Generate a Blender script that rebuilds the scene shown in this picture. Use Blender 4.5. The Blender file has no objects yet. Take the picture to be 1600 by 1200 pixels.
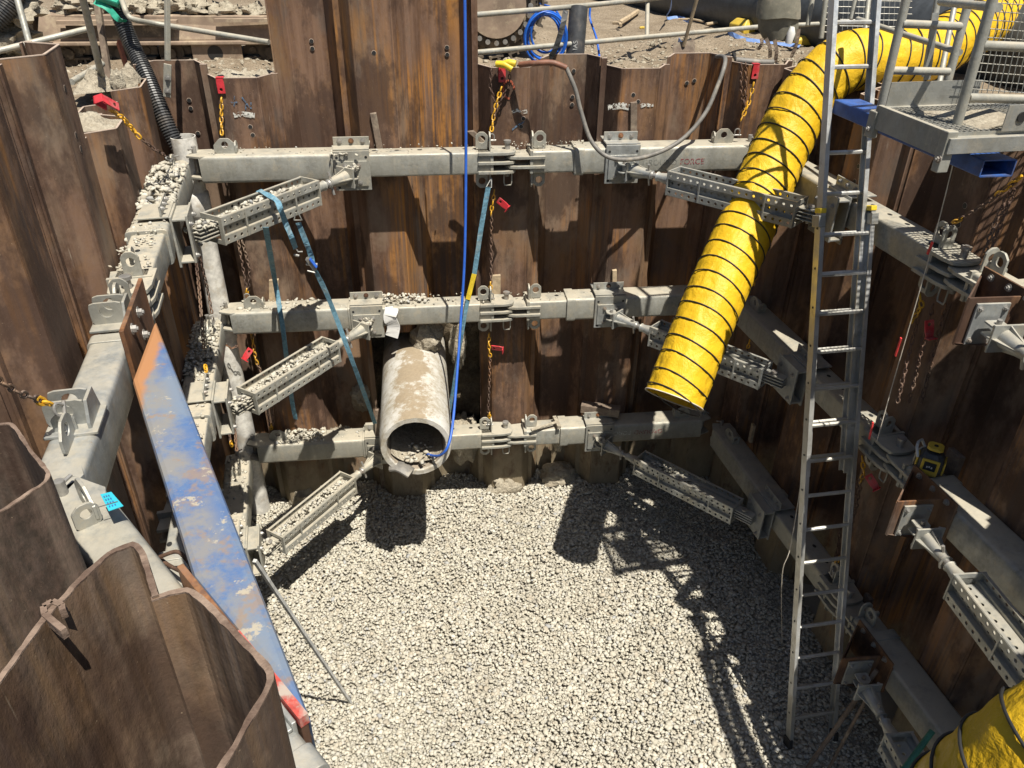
import bpy, math, random
import numpy as np
from mathutils import Vector, Matrix
R = math.radians
rnd = random.Random(7)
rng = np.random.default_rng(5)
sc = bpy.context.scene
COL = sc.collection
V = Vector
PI = math.pi

# ------------------------------------------------------------ camera
CAM = V((0.0, -6.9, 5.98)); FPX = 1223.0
PIT, YAW, ROL = R(31.915), R(6.802), R(0.6495)
_f = V((math.sin(YAW)*math.cos(PIT), math.cos(YAW)*math.cos(PIT), -math.sin(PIT)))
_r = V((math.cos(YAW), -math.sin(YAW), 0)); _u = _r.cross(_f)
CR = _r*math.cos(ROL)+_u*math.sin(ROL); CU = -_r*math.sin(ROL)+_u*math.cos(ROL); CF = _f
cam = bpy.data.cameras.new('camera'); camo = bpy.data.objects.new('camera', cam); COL.objects.link(camo)
m = Matrix(((CR.x, CU.x, -CF.x, CAM.x), (CR.y, CU.y, -CF.y, CAM.y), (CR.z, CU.z, -CF.z, CAM.z), (0, 0, 0, 1)))
camo.matrix_world = m
cam.sensor_fit = 'HORIZONTAL'; cam.sensor_width = 36; cam.lens = FPX/1600*36
cam.clip_start = 0.05; cam.clip_end = 500
sc.camera = camo
# ------------------------------------------------------------ light
SUN = V((-0.18, 0.40, -1.0)).normalized()          # direction the light travels
w = bpy.data.worlds.new('World'); sc.world = w; w.use_nodes = True
nt = w.node_tree; bg = nt.nodes['Background']
sky = nt.nodes.new('ShaderNodeTexSky'); sky.sky_type = 'NISHITA'; sky.sun_disc = False
elev = math.asin(-SUN.z); az = math.atan2(-SUN.x, -SUN.y)
sky.sun_elevation = elev; sky.sun_rotation = az
nt.links.new(sky.outputs[0], bg.inputs[0]); bg.inputs[1].default_value = 0.05
sl = bpy.data.lights.new('sun', 'SUN'); sl.energy = 5.0; sl.angle = R(0.53); sl.color = (1, 0.945, 0.84)
so = bpy.data.objects.new('sun', sl); COL.objects.link(so); so.rotation_euler = SUN.to_track_quat('-Z', 'Y').to_euler(); so.location = (3, -6, 12)
vs = sc.view_settings; vs.view_transform = 'Standard'; vs.look = 'None'; vs.exposure = 0.6; vs.gamma = 1
sc.cycles.max_bounces = 6; sc.cycles.diffuse_bounces = 2

# ------------------------------------------------------------ image rays -> real planes of the pit
def ray(x, y): return CF + CR*((x-800)/FPX) + CU*((600-y)/FPX)
def onY(x, y, Y=0.0): d = ray(x, y); return CAM + d*((Y-CAM.y)/d.y)
def onZ(x, y, Z): d = ray(x, y); return CAM + d*((Z-CAM.z)/d.z)
def at(x, y, d): return CAM + ray(x, y)*d
LX, LS = -1.9367, -0.1344
RX, RS = 3.0078, -0.1000
def onL(x, y, o=0.0): d = ray(x, y); return CAM + d*((LX-o+LS*CAM.y-CAM.x)/(d.x-LS*d.y))
def onR(x, y, o=0.0): d = ray(x, y); return CAM + d*((RX+o+RS*CAM.y-CAM.x)/(d.x-RS*d.y))
H3, H2, H1 = 4.07, 2.59, 1.03
GZ = 4.55

# ------------------------------------------------------------ mesh builder
class B:
    def __init__(s, M=None): s.v = []; s.f = []; s.M = M
    def _a(s, pts):
        b = len(s.v)
        for p in pts:
            p = V(p)
            s.v.append(s.M @ p if s.M else p)
        return b
    def poly(s, pts):
        b = s._a(pts); s.f.append(tuple(range(b, b+len(pts)))); return s
    def box(s, x0, x1, y0, y1, z0, z1):
        b = s._a([(x0,y0,z0),(x1,y0,z0),(x1,y1,z0),(x0,y1,z0),(x0,y0,z1),(x1,y0,z1),(x1,y1,z1),(x0,y1,z1)])
        for q in ((0,3,2,1),(4,5,6,7),(0,1,5,4),(1,2,6,5),(2,3,7,6),(3,0,4,7)): s.f.append(tuple(b+i for i in q))
        return s
    def bar(s, a, c, wy, wz, up=V((0,0,1)), off=(0,0)):
        a = V(a); c = V(c); d = (c-a); x = d.normalized(); y = up.cross(x).normalized(); z = x.cross(y)
        o = a + y*off[0] + z*off[1]
        P = [o-y*wy/2-z*wz/2, o+y*wy/2-z*wz/2, o+y*wy/2+z*wz/2, o-y*wy/2+z*wz/2]
        b = s._a(P+[p+d for p in P])
        for q in ((0,1,2,3),(7,6,5,4),(0,4,5,1),(1,5,6,2),(2,6,7,3),(3,7,4,0)): s.f.append(tuple(b+i for i in q))
        return s
    def loft(s, rings, closed=True, cap=True, loop=False):
        n = len(rings[0]); bs = [s._a(r) for r in rings]
        K = len(rings)
        for k in range(K if loop else K-1):
            a = bs[k]; c = bs[(k+1) % K]
            for i in range(n if closed else n-1):
                j = (i+1) % n
                s.f.append((a+i, a+j, c+j, c+i))
        if cap and not loop and closed:
            s.f.append(tuple(bs[0]+i for i in reversed(range(n)))); s.f.append(tuple(bs[-1]+i for i in range(n)))
        return s
    def tube(s, pts, r, n=8, cap=True, loop=False, flat=1.0, up=None):
        pts = [V(p) for p in pts]; K = len(pts); rings = []
        T = []
        for i in range(K):
            if loop: t = pts[(i+1) % K]-pts[i-1]
            else: t = pts[min(i+1, K-1)]-pts[max(i-1, 0)]
            T.append(t.normalized())
        N = up if up else (V((0,0,1)) if abs(T[0].z) < .9 else V((1,0,0)))
        for i in range(K):
            N = (N - T[i]*N.dot(T[i])).normalized(); Bn = T[i].cross(N)
            rr = r[i] if isinstance(r, (list, tuple)) else r
            rings.append([pts[i] + (N*math.cos(2*PI*k/n)*flat + Bn*math.sin(2*PI*k/n))*rr for k in range(n)])
        return s.loft(rings, True, cap, loop)
    def cyl(s, a, c, r, n=12, r2=None): return s.tube([a, c], [r, r if r2 is None else r2], n)
    def lathe(s, o, ax, prof, n=24, cap=True):
        ax = V(ax).normalized(); N = V((0,0,1)) if abs(ax.z) < .9 else V((1,0,0)); N = (N-ax*N.dot(ax)).normalized(); Bn = ax.cross(N); o = V(o)
        return s.loft([[o+ax*h+(N*math.cos(2*PI*k/n)+Bn*math.sin(2*PI*k/n))*r for k in range(n)] for h, r in prof], True, cap)
    def prism(s, pts, d):
        a = s._a(pts); n = len(pts); c = s._a([V(p)+V(d) for p in pts])
        s.f.append(tuple(range(a+n-1, a-1, -1))); s.f.append(tuple(range(c, c+n)))
        for i in range(n): j = (i+1) % n; s.f.append((a+i, a+j, c+j, c+i))
        return s
    def rbeam(s, x0, x1, y0, y1, z0, z1, r=.02, hollow=0.0):
        def sec(x, g):
            o = []
            rr = max(r-g, .004)
            for cx, cz, a0 in ((y1-g-rr, z1-g-rr, 0), (y0+g+rr, z1-g-rr, 90), (y0+g+rr, z0+g+rr, 180), (y1-g-rr, z0+g+rr, 270)):
                for k in range(4):
                    t = R(a0+30*k); o.append((x, cx+rr*math.cos(t), cz+rr*math.sin(t)))
            return o
        if hollow:
            s.loft([sec(x0, hollow), sec(x0, 0), sec(x1, 0), sec(x1, hollow)], True, False, True)
        else: s.loft([sec(x0, 0), sec(x1, 0)])
        return s
    def eye(s, c, ux, uz, wd, ht, rh, t, hz=None, cut=.3, n=12):
        """lug plate with a hole: c = middle of its foot, ux = along width, uz = up, t = thickness"""
        c = V(c); ux = V(ux).normalized(); uz = V(uz).normalized(); nn = ux.cross(uz).normalized()
        hz = ht*.58 if hz is None else hz
        hc = c + uz*hz; k = cut*wd
        out = []
        for i in range(n*2):
            a = 2*PI*i/(n*2); dx, dz = math.cos(a), math.sin(a)
            # ray to outline
            best = 9
            cand = []
            if dx > 1e-6: cand.append((wd/2)/dx)
            if dx < -1e-6: cand.append((-wd/2)/dx)
            if dz > 1e-6: cand.append((ht-hz)/dz)
            if dz < -1e-6: cand.append((-hz)/dz)
            if dz > 0 and abs(dx) > 1e-6:
                # chamfer line |x|+z = wd/2 + (ht-hz) - k
                cand.append((wd/2+ht-hz-k)/(abs(dx)+dz))
            tt = min(cand); out.append((dx*tt, dz*tt))
        rings = []
        for sgn in (-.5, .5):
            o = [hc+ux*p+uz*q+nn*(sgn*t) for p, q in out]
            h = [hc+ux*(math.cos(2*PI*i/(2*n))*rh)+uz*(math.sin(2*PI*i/(2*n))*rh)+nn*(sgn*t) for i in range(2*n)]
            rings.append((o, h))
        s.loft([rings[0][1], rings[0][0], rings[1][0], rings[1][1]], True, False, True)
        return s
    def holes(s, o, ux, uy, L, W, pitch, rh, start=None):
        """flat strip with a row of real holes down its middle"""
        o = V(o); ux = V(ux).normalized(); uy = V(uy).normalized()
        n = max(1, int(L/pitch)); p = L/n
        for k in range(n):
            c = o + ux*(p*(k+.5)) + uy*(W/2)
            sq = []; ci = []
            for i in range(8):
                a = PI/4*i
                dx, dy = math.cos(a), math.sin(a)
                mx = max(abs(dx), abs(dy))
                sq.append(c + ux*(dx/mx*p/2) + uy*(dy/mx*W/2)); ci.append(c + ux*(dx*rh) + uy*(dy*rh))
            a0 = s._a(sq); c0 = s._a(ci)
            for i in range(8):
                j = (i+1) % 8; s.f.append((a0+i, a0+j, c0+j, c0+i))
        return s
    def hexb(s, c, ax, r=.014, h=.012, washer=True):
        ax = V(ax).normalized(); c = V(c)
        if washer: s.tube([c, c+ax*.004], r*1.5, 12)
        s.tube([c+ax*.004, c+ax*(.004+h)], r, 6); s.tube([c+ax*(.004+h), c+ax*(.012+h)], r*.55, 8); return s

def mk(name, b, mat, parent=None, smooth=False, solid=0, bevel=0):
    """link a builder's mesh as one object; top level: origin at its base; child: in its thing's space"""
    me = bpy.data.meshes.new(name)
    o = bpy.data.objects.new(name, me)
    if parent is None:
        xs = [v.x for v in b.v]; ys = [v.y for v in b.v]; zs = [v.z for v in b.v]
        off = V(((min(xs)+max(xs))/2, (min(ys)+max(ys))/2, min(zs))); o.location = off; o['_o'] = tuple(off)
    else:
        off = V(parent['_o']); o.parent = parent; o['_o'] = tuple(off)
    me.from_pydata([tuple(v-off) for v in b.v], [], b.f)
    if isinstance(mat, str): mat = MT[mat]
    me.materials.append(mat); me.update()
    if smooth:
        me.polygons.foreach_set('use_smooth', [True]*len(me.polygons))
        me.set_sharp_from_angle(angle=R(smooth if smooth is not True else 40))
    COL.objects.link(o)
    if solid: md = o.modifiers.new('t', 'SOLIDIFY'); md.thickness = solid; md.offset = 0
    if bevel: md = o.modifiers.new('b', 'BEVEL'); md.width = bevel; md.segments = 2; md.limit_method = 'ANGLE'; md.angle_limit = R(35)
    return o
_SP = {'hole_opening': 'hole_opening', 'lifting_hole': 'lifting_hole', 'corner_plate': 'corner_plate', 'end_frame': 'end_frame', 'bolt_holes': 'bolt_hole', 'adjustment_slots': 'adjustment_slot',
       'hinge_fork': 'hinge_plate', 'clevis': 'clevis_plate', 'rib': 'rib', 'pivot_plates': 'pivot_plate', 'rivet_holes': 'rivet_hole', 'print': 'printed_line', 'bolt': 'bolt'}
_mk0 = mk
def mk(name, b, mat, parent=None, **k):
    if name not in _SP or parent is None: return _mk0(name, b, mat, parent, **k)
    par = list(range(len(b.v)))
    def fd(i):
        while par[i] != i: par[i] = par[par[i]]; i = par[i]
        return i
    for f in b.f:
        for q in f[1:]: par[fd(q)] = fd(f[0])
    if name in ('bolt', 'end_frame'):
        # pieces that touch belong together
        g = {}
        for i in range(len(b.v)): g.setdefault(fd(i), []).append(i)
        cs = [(r_, sum((b.v[i] for i in ii), V((0,0,0)))/len(ii)) for r_, ii in g.items()]
        lim = .03 if name == 'bolt' else .0
        for a in range(len(cs)):
            for c in range(a):
                if (cs[a][1]-cs[c][1]).length < lim: par[fd(cs[a][0])] = fd(cs[c][0])
    groups = {}
    for f in b.f: groups.setdefault(fd(f[0]), []).append(f)
    o = None
    for fs in groups.values():
        q = B(); mp = {}
        for f in fs:
            for i in f:
                if i not in mp: mp[i] = len(q.v); q.v.append(b.v[i])
            q.f.append(tuple(mp[i] for i in f))
        x = _mk0(_SP[name], q, mat, parent, **k); o = o or x
    return o
def tag(o, label=None, cat=None, group=None, kind=None):
    if label: o['label'] = label
    if cat: o['category'] = cat
    if group: o['group'] = group
    if kind: o['kind'] = kind
    return o
def thing(name, label, cat, loc, group=None):
    o = bpy.data.objects.new(name, None); COL.objects.link(o); o.location = V(loc); o['_o'] = tuple(V(loc)); o.empty_display_size = .1
    return tag(o, label, cat, group)
def kids(o): return [c for c in COL.objects if c.parent == o]
def dup(o, dloc, label, parent=None, skip=()):
    c = o.copy(); COL.objects.link(c); c['_o'] = o['_o']
    if parent is None:
        c.location = o.location + V(dloc)
        if label: c['label'] = label
    else: c.parent = parent
    for k in kids(o):
        if k.name.split('.')[0] in skip: continue
        dup(k, None, None, c)
    return c

# ------------------------------------------------------------ materials
MT = {}
class NT:
    def __init__(s, name):
        s.m = bpy.data.materials.new(name); s.m.use_nodes = True; s.t = s.m.node_tree; s.p = s.t.nodes['Principled BSDF']
        s.geo = s.t.nodes.new('ShaderNodeNewGeometry'); MT[name] = s.m
    def n(s, t, **k):
        x = s.t.nodes.new(t)
        for a, b in k.items(): setattr(x, a, b)
        return x
    def l(s, a, b): s.t.links.new(a, b)
    def pos(s, sc3):
        mp = s.n('ShaderNodeMapping'); mp.inputs['Scale'].default_value = sc3; s.l(s.geo.outputs['Position'], mp.inputs['Vector']); return mp.outputs[0]
    def noise(s, scale, sc3=(1,1,1), detail=5, rough=.6, dist=0.0, off=None):
        x = s.n('ShaderNodeTexNoise'); x.inputs['Scale'].default_value = scale; x.inputs['Detail'].default_value = detail
        x.inputs['Roughness'].default_value = rough; x.inputs['Distortion'].default_value = dist
        mp = s.n('ShaderNodeMapping'); mp.inputs['Scale'].default_value = sc3
        if off: mp.inputs['Location'].default_value = off
        s.l(s.geo.outputs['Position'], mp.inputs['Vector']); s.l(mp.outputs[0], x.inputs['Vector']); return x.outputs['Fac']
    def ramp(s, fac, lo, hi, a=0.0, b=1.0):
        x = s.n('ShaderNodeMapRange'); x.interpolation_type = 'SMOOTHSTEP'
        x.inputs['From Min'].default_value = lo; x.inputs['From Max'].default_value = hi; x.inputs['To Min'].default_value = a; x.inputs['To Max'].default_value = b
        s.l(fac, x.inputs['Value']); return x.outputs['Result']
    def mix(s, fac, a, b, mode='MIX'):
        x = s.n('ShaderNodeMix', data_type='RGBA', blend_type=mode)
        for i, val in ((6, a), (7, b)):
            if isinstance(val, tuple): x.inputs[i].default_value = (*val, 1)
            else: s.l(val, x.inputs[i])
        if isinstance(fac, (int, float)): x.inputs[0].default_value = fac
        else: s.l(fac, x.inputs[0])
        return x.outputs[2]
    def math(s, op, a, b=0.0):
        x = s.n('ShaderNodeMath', operation=op)
        for i, val in ((0, a), (1, b)):
            if isinstance(val, (int, float)): x.inputs[i].default_value = val
            else: s.l(val, x.inputs[i])
        return x.outputs[0]
    def xyz(s, which='Position'):
        x = s.n('ShaderNodeSeparateXYZ'); s.l(s.geo.outputs[which], x.inputs[0]); return x.outputs
    def bump(s, fac, st=.3, d=.01):
        x = s.n('ShaderNodeBump'); x.inputs['Strength'].default_value = st; x.inputs['Distance'].default_value = d; s.l(fac, x.inputs['Height']); s.l(x.outputs[0], s.p.inputs['Normal'])
    def out(s, col, rough=.6, metal=0.0, spec=None):
        if isinstance(col, tuple): s.p.inputs['Base Color'].default_value = (*col, 1)
        else: s.l(col, s.p.inputs['Base Color'])
        if isinstance(rough, (int, float)): s.p.inputs['Roughness'].default_value = rough
        else: s.l(rough, s.p.inputs['Roughness'])
        s.p.inputs['Metallic'].default_value = metal
        if spec is not None: s.p.inputs['Specular IOR Level'].default_value = spec
        return s.m

def rust(name, dark=(.068,.036,.022), mid=(.195,.115,.073), orange=(.34,.155,.045), omix=.75, mud=True, fine=1.0):
    t = NT(name)
    st = t.noise(1.0, (9, 9, .55), 6, .65); st2 = t.noise(1.0, (28, 28, .9), 4, .6, off=(3,7,1))
    big = t.noise(1.3, (1,1,.5), 3, .5, off=(9,2,4)); f = t.noise(34, (1,1,.6), 5, .7)
    c = t.mix(t.ramp(st, .35, .65), dark, mid)
    c = t.mix(t.ramp(f, .35, .75, 0, .45), c, (.20,.13,.10))
    om = t.math('MULTIPLY', t.ramp(big, .48, .62), t.ramp(st2, .42, .62))
    c = t.mix(t.math('MULTIPLY', om, omix), c, orange)
    gm = t.math('MULTIPLY', t.ramp(t.noise(2.1, (1.4,1.4,.5), 4, .6, off=(1,1,8)), .52, .68), .6)
    c = t.mix(gm, c, (.10,.088,.078))
    tan = t.ramp(t.noise(.9, (1.6,1.6,.8), 5, .65, off=(11,3,5)), .50, .66, 0, .55); c = t.mix(tan, c, (.25,.185,.13))
    # pale scratches and drips
    s1 = t.ramp(t.noise(1, (60,60,2.2), 2, .5, off=(5,5,5)), .70, .78); s2 = t.ramp(t.noise(3, (1,1,1), 3, .6, off=(2,6,5)), .5, .65)
    c = t.mix(t.math('MULTIPLY', t.math('MULTIPLY', s1, s2), .75), c, (.42,.36,.28))
    ow = t.ramp(t.noise(1.5, (1.2,1.2,.6), 6, .7, off=(7,1,13)), .50, .62, 0, .55*omix); c = t.mix(ow, c, (.235,.125,.052))
    dkm = t.ramp(t.noise(1.25, (1.3,1.3,.7), 6, .7, off=(2,14,3)), .47, .58, 0, .72); c = t.mix(dkm, c, (.050,.028,.020))
    sp = t.ramp(t.noise(90, (1,1,1), 2, .5), .72, .78, 0, .5); c = t.mix(sp, c, (.40,.30,.20))
    if mud:
        z = t.xyz()[2]
        mz = t.math('ADD', z, t.math('MULTIPLY', t.noise(2.2, (1,1,1), 5, .6), -1.3))
        mm = t.ramp(mz, -.25, .25, 1, 0)
        mc = t.mix(t.noise(14, (1,1,.4), 5, .7), (.13,.10,.062), (.34,.28,.19))
        c = t.mix(t.math('MULTIPLY', mm, t.ramp(t.noise(5, (1,1,.5), 5, .7, off=(4,4,4)), .30, .5)), c, mc)
    t.bump(t.math('ADD', f, t.math('MULTIPLY', st2, .6)), .35*fine, .006)
    t.out(c, t.ramp(st, .3, .7, .62, .82), 0, .35); return t
rust('rust_pile')
rust('rust_tall', dark=(.095,.050,.029), mid=(.22,.13,.082), orange=(.38,.17,.04), omix=1.0)
rust('rust_bracket', dark=(.07,.035,.02), mid=(.13,.065,.035), orange=(.22,.10,.04), mud=False)
rust('rust_foreground', dark=(.042,.030,.022), mid=(.175,.13,.098), orange=(.22,.13,.06), omix=.5, mud=False, fine=1.6)
rust('rust_plate', dark=(.13,.055,.025), mid=(.26,.12,.055), orange=(.42,.19,.06), mud=False)
rust('rust_chain', dark=(.09,.05,.035), mid=(.19,.12,.09), orange=(.30,.14,.05), mud=False)
def edge(name):
    t = NT(name); c = t.mix(t.noise(20), (.30,.22,.17), (.52,.42,.34)); t.bump(t.noise(60), .4, .004); t.out(c, .8)
edge('rust_edge')
t = NT('rust_rim'); t.bump(t.noise(60), .8, .006); t.out(t.mix(t.ramp(t.noise(9, (1,1,1), 6, .7), .35, .65), (.09,.055,.038), (.25,.18,.135)), .85)
def galv(name, a=(.225,.222,.195), b=(.365,.362,.32), dust=.75, dcol=(.43,.385,.30), metal=.25, rough=.5):
    t = NT(name)
    c = t.mix(t.ramp(t.noise(1.0, (7,7,3), 5, .65), .3, .7), a, b)
    vo = t.n('ShaderNodeTexVoronoi'); vo.inputs['Scale'].default_value = 45; t.l(t.geo.outputs['Position'], vo.inputs['Vector'])
    sp = t.n('ShaderNodeSeparateColor'); t.l(vo.outputs['Color'], sp.inputs[0])
    c = t.mix(t.math('MULTIPLY', sp.outputs[0], .16), c, (.62,.64,.63))
    c = t.mix(t.ramp(t.noise(1.1, (1,1,1), 4, .6, off=(5,8,8)), .40, .62, 0, .6), c, (.30,.285,.235))
    st = t.ramp(t.noise(1, (22,22,1.6), 4, .6, off=(2,8,1)), .55, .72, 0, .5); c = t.mix(st, c, (.40,.37,.30))
    dk = t.ramp(t.noise(5, (1,1,2.2), 5, .7, off=(3,3,3)), .56, .72, 0, .42); c = t.mix(dk, c, (.17,.165,.145))
    ru = t.ramp(t.noise(1, (17,17,3), 3, .6, off=(8,1,2)), .70, .78, 0, .6); c = t.mix(ru, c, (.27,.14,.06))
    nz = t.xyz('Normal')[2]
    dm = t.math('MULTIPLY', t.ramp(nz, .45, .85), t.ramp(t.noise(6, (1,1,1), 6, .7, off=(1,5,2)), .33, .55, .15, 1))
    dm = t.math('MULTIPLY', dm, dust); c = t.mix(dm, c, dcol)
    sm = t.ramp(t.noise(7, (1,1,1), 7, .78, off=(6,5,2)), .51, .63, 0, dust*.85); c = t.mix(sm, c, dcol)
    t.bump(t.math('ADD', t.noise(70, (1,1,1), 4, .6), t.math('MULTIPLY', t.noise(9, (1,1,1), 4, .6), 1.5)), .3, .004)
    t.l(t.math('MULTIPLY', t.math('SUBTRACT', 1.0, dm), metal), t.p.inputs['Metallic'])
    t.out(c, t.ramp(t.noise(12), .3, .7, rough-.08, rough+.16)); t.l(t.math('MULTIPLY', t.math('SUBTRACT', 1.0, dm), metal), t.p.inputs['Metallic'])
galv('galvanised')
galv('galvanised_dusty', dust=1.0, a=(.22,.22,.20), b=(.35,.35,.31))
galv('galvanised_clean', dust=.55, a=(.24,.255,.255), b=(.38,.395,.39), metal=.45, rough=.42)
galv('aluminium', dust=.35, a=(.55,.56,.56), b=(.72,.73,.73), metal=.6, rough=.38)
def simple(name, col, rough=.6, metal=0.0, var=.25, scale=12, bumps=.1, spec=None, dirt=None, dirtamt=.5):
    t = NT(name); lo = tuple(x*(1-var) for x in col); hi = tuple(min(1, x*(1+var)) for x in col)
    c = t.mix(t.ramp(t.noise(scale, (1,1,1), 5, .65), .3, .7), lo, hi)
    if dirt: c = t.mix(t.ramp(t.noise(7, (1,1,1), 6, .7, off=(4,1,1)), .50, .66, 0, dirtamt), c, dirt)
    if bumps: t.bump(t.noise(scale*4), bumps, .004)
    t.out(c, rough, metal, spec); return t
simple('red_paint', (.52,.035,.045), .45, dirt=(.35,.22,.2), dirtamt=.4)
simple('red_worn', (.40,.06,.045), .6, scale=30, dirt=(.36,.33,.28), dirtamt=.9)
simple('yellow_chain', (.62,.33,.02), .45, dirt=(.2,.1,.04), dirtamt=.8)
simple('blue_strap', (.12,.25,.33), .8, scale=40, dirt=(.3,.33,.31), dirtamt=.5)
simple('blue_rope', (.03,.12,.52), .45, var=.1)
simple('blue_hose', (.015,.11,.50), .35, var=.2)
simple('grey_hose', (.16,.15,.135), .6, dirt=(.32,.28,.22), dirtamt=.6)
simple('brown_hose', (.20,.085,.05), .6, dirt=(.3,.2,.14))
simple('white_pvc', (.62,.60,.55), .45, dirt=(.42,.36,.27), dirtamt=.6)
simple('black_plastic', (.045,.046,.048), .4, dirt=(.14,.12,.10), dirtamt=.5)
simple('black_rubber', (.02,.02,.02), .55, var=.1)
simple('timber', (.40,.31,.20), .8, scale=20, dirt=(.25,.19,.13))
simple('timber_red', (.30,.10,.055), .8, scale=20, dirt=(.16,.08,.05))
simple('timber_dark', (.16,.12,.09), .85, scale=20, dirt=(.35,.3,.22))
simple('concrete', (.50,.48,.44), .9, scale=30, bumps=.3)
simple('yellow_plastic', (.72,.52,.03), .5, dirt=(.4,.3,.1), dirtamt=.3)
simple('yellow_paint', (.60,.42,.05), .45, var=.1, dirt=(.2,.15,.07), dirtamt=.4)
simple('dark_grey', (.05,.055,.06), .5)
simple('cyan_tag', (.03,.38,.48), .55, var=.08)
simple('white_cloth', (.72,.71,.68), .85, var=.08)
simple('green_tape', (.03,.33,.22), .5)
simple('green_rod', (.02,.13,.085), .5)
simple('blue_tape', (.16,.26,.52), .6)
simple('string', (.55,.50,.42), .8)
simple('red_tape', (.70,.05,.05), .6)
simple('canvas', (.19,.18,.14), .9, scale=6, bumps=.3, dirt=(.33,.29,.22), dirtamt=.6)
simple('excavator_steel', (.27,.20,.145), .85, scale=4, bumps=.3, dirt=(.40,.32,.22), dirtamt=.8)
simple('excavator_dark', (.10,.08,.06), .8, scale=6, bumps=.3, dirt=(.33,.26,.18), dirtamt=.7)
simple('blue_steel', (.03,.085,.28), .5, dirt=(.13,.12,.12), dirtamt=.4)
simple('screen', (.03,.035,.04), .25, bumps=0)
simple('lettering', (.50,.50,.48), .7, bumps=0)
simple('worn_steel', (.33,.32,.30), .45, metal=.5, dirt=(.30,.20,.12), dirtamt=.5)
simple('twigs', (.13,.085,.06), .9)
def patchy(name, col, sc_=26, lo=.46, hi=.56, st=(1,1,1)):
    t = NT(name); a = t.ramp(t.noise(sc_, st, 5, .75), lo, hi); t.l(a, t.p.inputs['Alpha']); t.out(col, .85)
patchy('spray_white', (.60,.59,.54)); patchy('spray_blue', (.10,.17,.26), 40); patchy('spray_red', (.42,.10,.05), 50, .40, .55); patchy('lettering_red', (.26,.05,.06), 45, .42, .52); patchy('lettering_grey', (.22,.22,.20), 45, .44, .54); patchy('lettering_grey2', (.30,.30,.29), 30, .40, .5); patchy('lettering_pale', (.55,.54,.50), 45, .40, .52)
def soil(name, a, b, dist=.03, sc=5):
    t = NT(name); n1 = t.noise(sc, (1,1,1), 8, .7); n2 = t.noise(38, (1,1,1), 5, .7)
    c = t.mix(t.ramp(n1, .32, .68), a, b); c = t.mix(t.ramp(n2, .3, .7, 0, .5), c, tuple(x*.65 for x in a))
    vo = t.n('ShaderNodeTexVoronoi'); vo.inputs['Scale'].default_value = 26; t.l(t.geo.outputs['Position'], vo.inputs['Vector'])
    t.bump(t.math('ADD', t.math('MULTIPLY', n1, 1.2), t.math('ADD', n2, t.math('MULTIPLY', vo.outputs['Distance'], .5))), .8, dist); t.out(c, .95, 0, .2)
soil('ground', (.25,.195,.135), (.41,.335,.245), .05, 2.2)
soil('clay', (.36,.31,.235), (.52,.47,.37), .03, 9)
soil('earth_dark', (.12,.095,.065), (.30,.24,.165), .05, 4)
def gravelm(name, a, b, c_, dirt=None):
    t = NT(name); rp = t.n('ShaderNodeValToRGB'); t.l(t.geo.outputs['Random Per Island'], rp.inputs[0])
    e = rp.color_ramp.elements; e[0].position = 0; e[0].color = (*a, 1); e[1].position = 1; e[1].color = (*b, 1)
    for p, q in ((.08, c_), (.16, (.38,.36,.30)), (.45, (.465,.435,.36)), (.6, (.43,.415,.37)), (.75, (.53,.495,.41)), (.93, (.57,.54,.455)), (.965, (.30,.31,.32))): x = e.new(p); x.color = (*q, 1)
    c = t.mix(t.ramp(t.noise(45, (1,1,1), 4, .6), .3, .7, 0, .3), rp.outputs[0], (.38,.34,.265))
    c = t.mix(t.ramp(t.noise(1.6, (1,1,1), 6, .7), .52, .66, 0, .45), c, (.33,.295,.23))
    t.bump(t.noise(120, (1,1,1), 3, .6), .25, .003); t.out(c, .92, 0, .2)
gravelm('gravel', (.27,.255,.225), (.62,.585,.50), (.42,.37,.29))
t = NT('gravel_bed'); t.out(t.mix(t.noise(40), (.32,.295,.24), (.44,.41,.34)), .95)
# blue brace: worn blue paint with clay smears
t = NT('blue_worn')
c = t.mix(t.ramp(t.noise(4, (1,1,1), 5, .7), .4, .62), (.055,.125,.29), (.14,.19,.27))
bx = t.n('ShaderNodeVectorMath', operation='DOT_PRODUCT'); t.l(t.geo.outputs['Position'], bx.inputs[0]); _d = V((-.98+1.42, -5.43+2.98, 0)); _d = V((.40,-.917,0)).normalized(); _nn = V((-_d.y,_d.x,0)); bx.inputs[1].default_value = _nn
CENT = t.ramp(t.math('ABSOLUTE', t.math('SUBTRACT', bx.outputs['Value'], _nn.dot(V((-1.50,-3.30,0))))), .05, .125, 1, .25)
c = t.mix(t.math('MULTIPLY', t.ramp(t.noise(5, (1,1,1), 6, .75, off=(2,2,2)), .32, .60, 0, .85), CENT), c, (.22,.205,.18))
c = t.mix(t.ramp(t.noise(3.4, (1,1,1), 5, .75, off=(7,2,2)), .52, .60, 0, .6), c, (.26,.17,.10))
c = t.mix(t.ramp(t.noise(11, (1,1,1), 6, .7, off=(1,9,2)), .595, .65, 0, .85), c, (.38,.335,.25))
_e = V((.31,.95,0)); bx = t.n('ShaderNodeVectorMath', operation='DOT_PRODUCT'); t.l(t.geo.outputs['Position'], bx.inputs[0]); _p0, _p1 = onZ(242,497,4.10), onZ(206,592,4.10); _e = (_p1-_p0).normalized(); _m = V((_e.y, -_e.x, 0)); bx.inputs[1].default_value = _m; _k = _m.dot(_p0)
c = t.mix(t.ramp(t.math('ADD', bx.outputs['Value'], t.math('MULTIPLY', t.noise(9), .08)), _k-.055, _k-.02, 0, .97), c, (.36,.17,.07))
t.bump(t.noise(30), .2, .004); t.out(c, .6)
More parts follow.
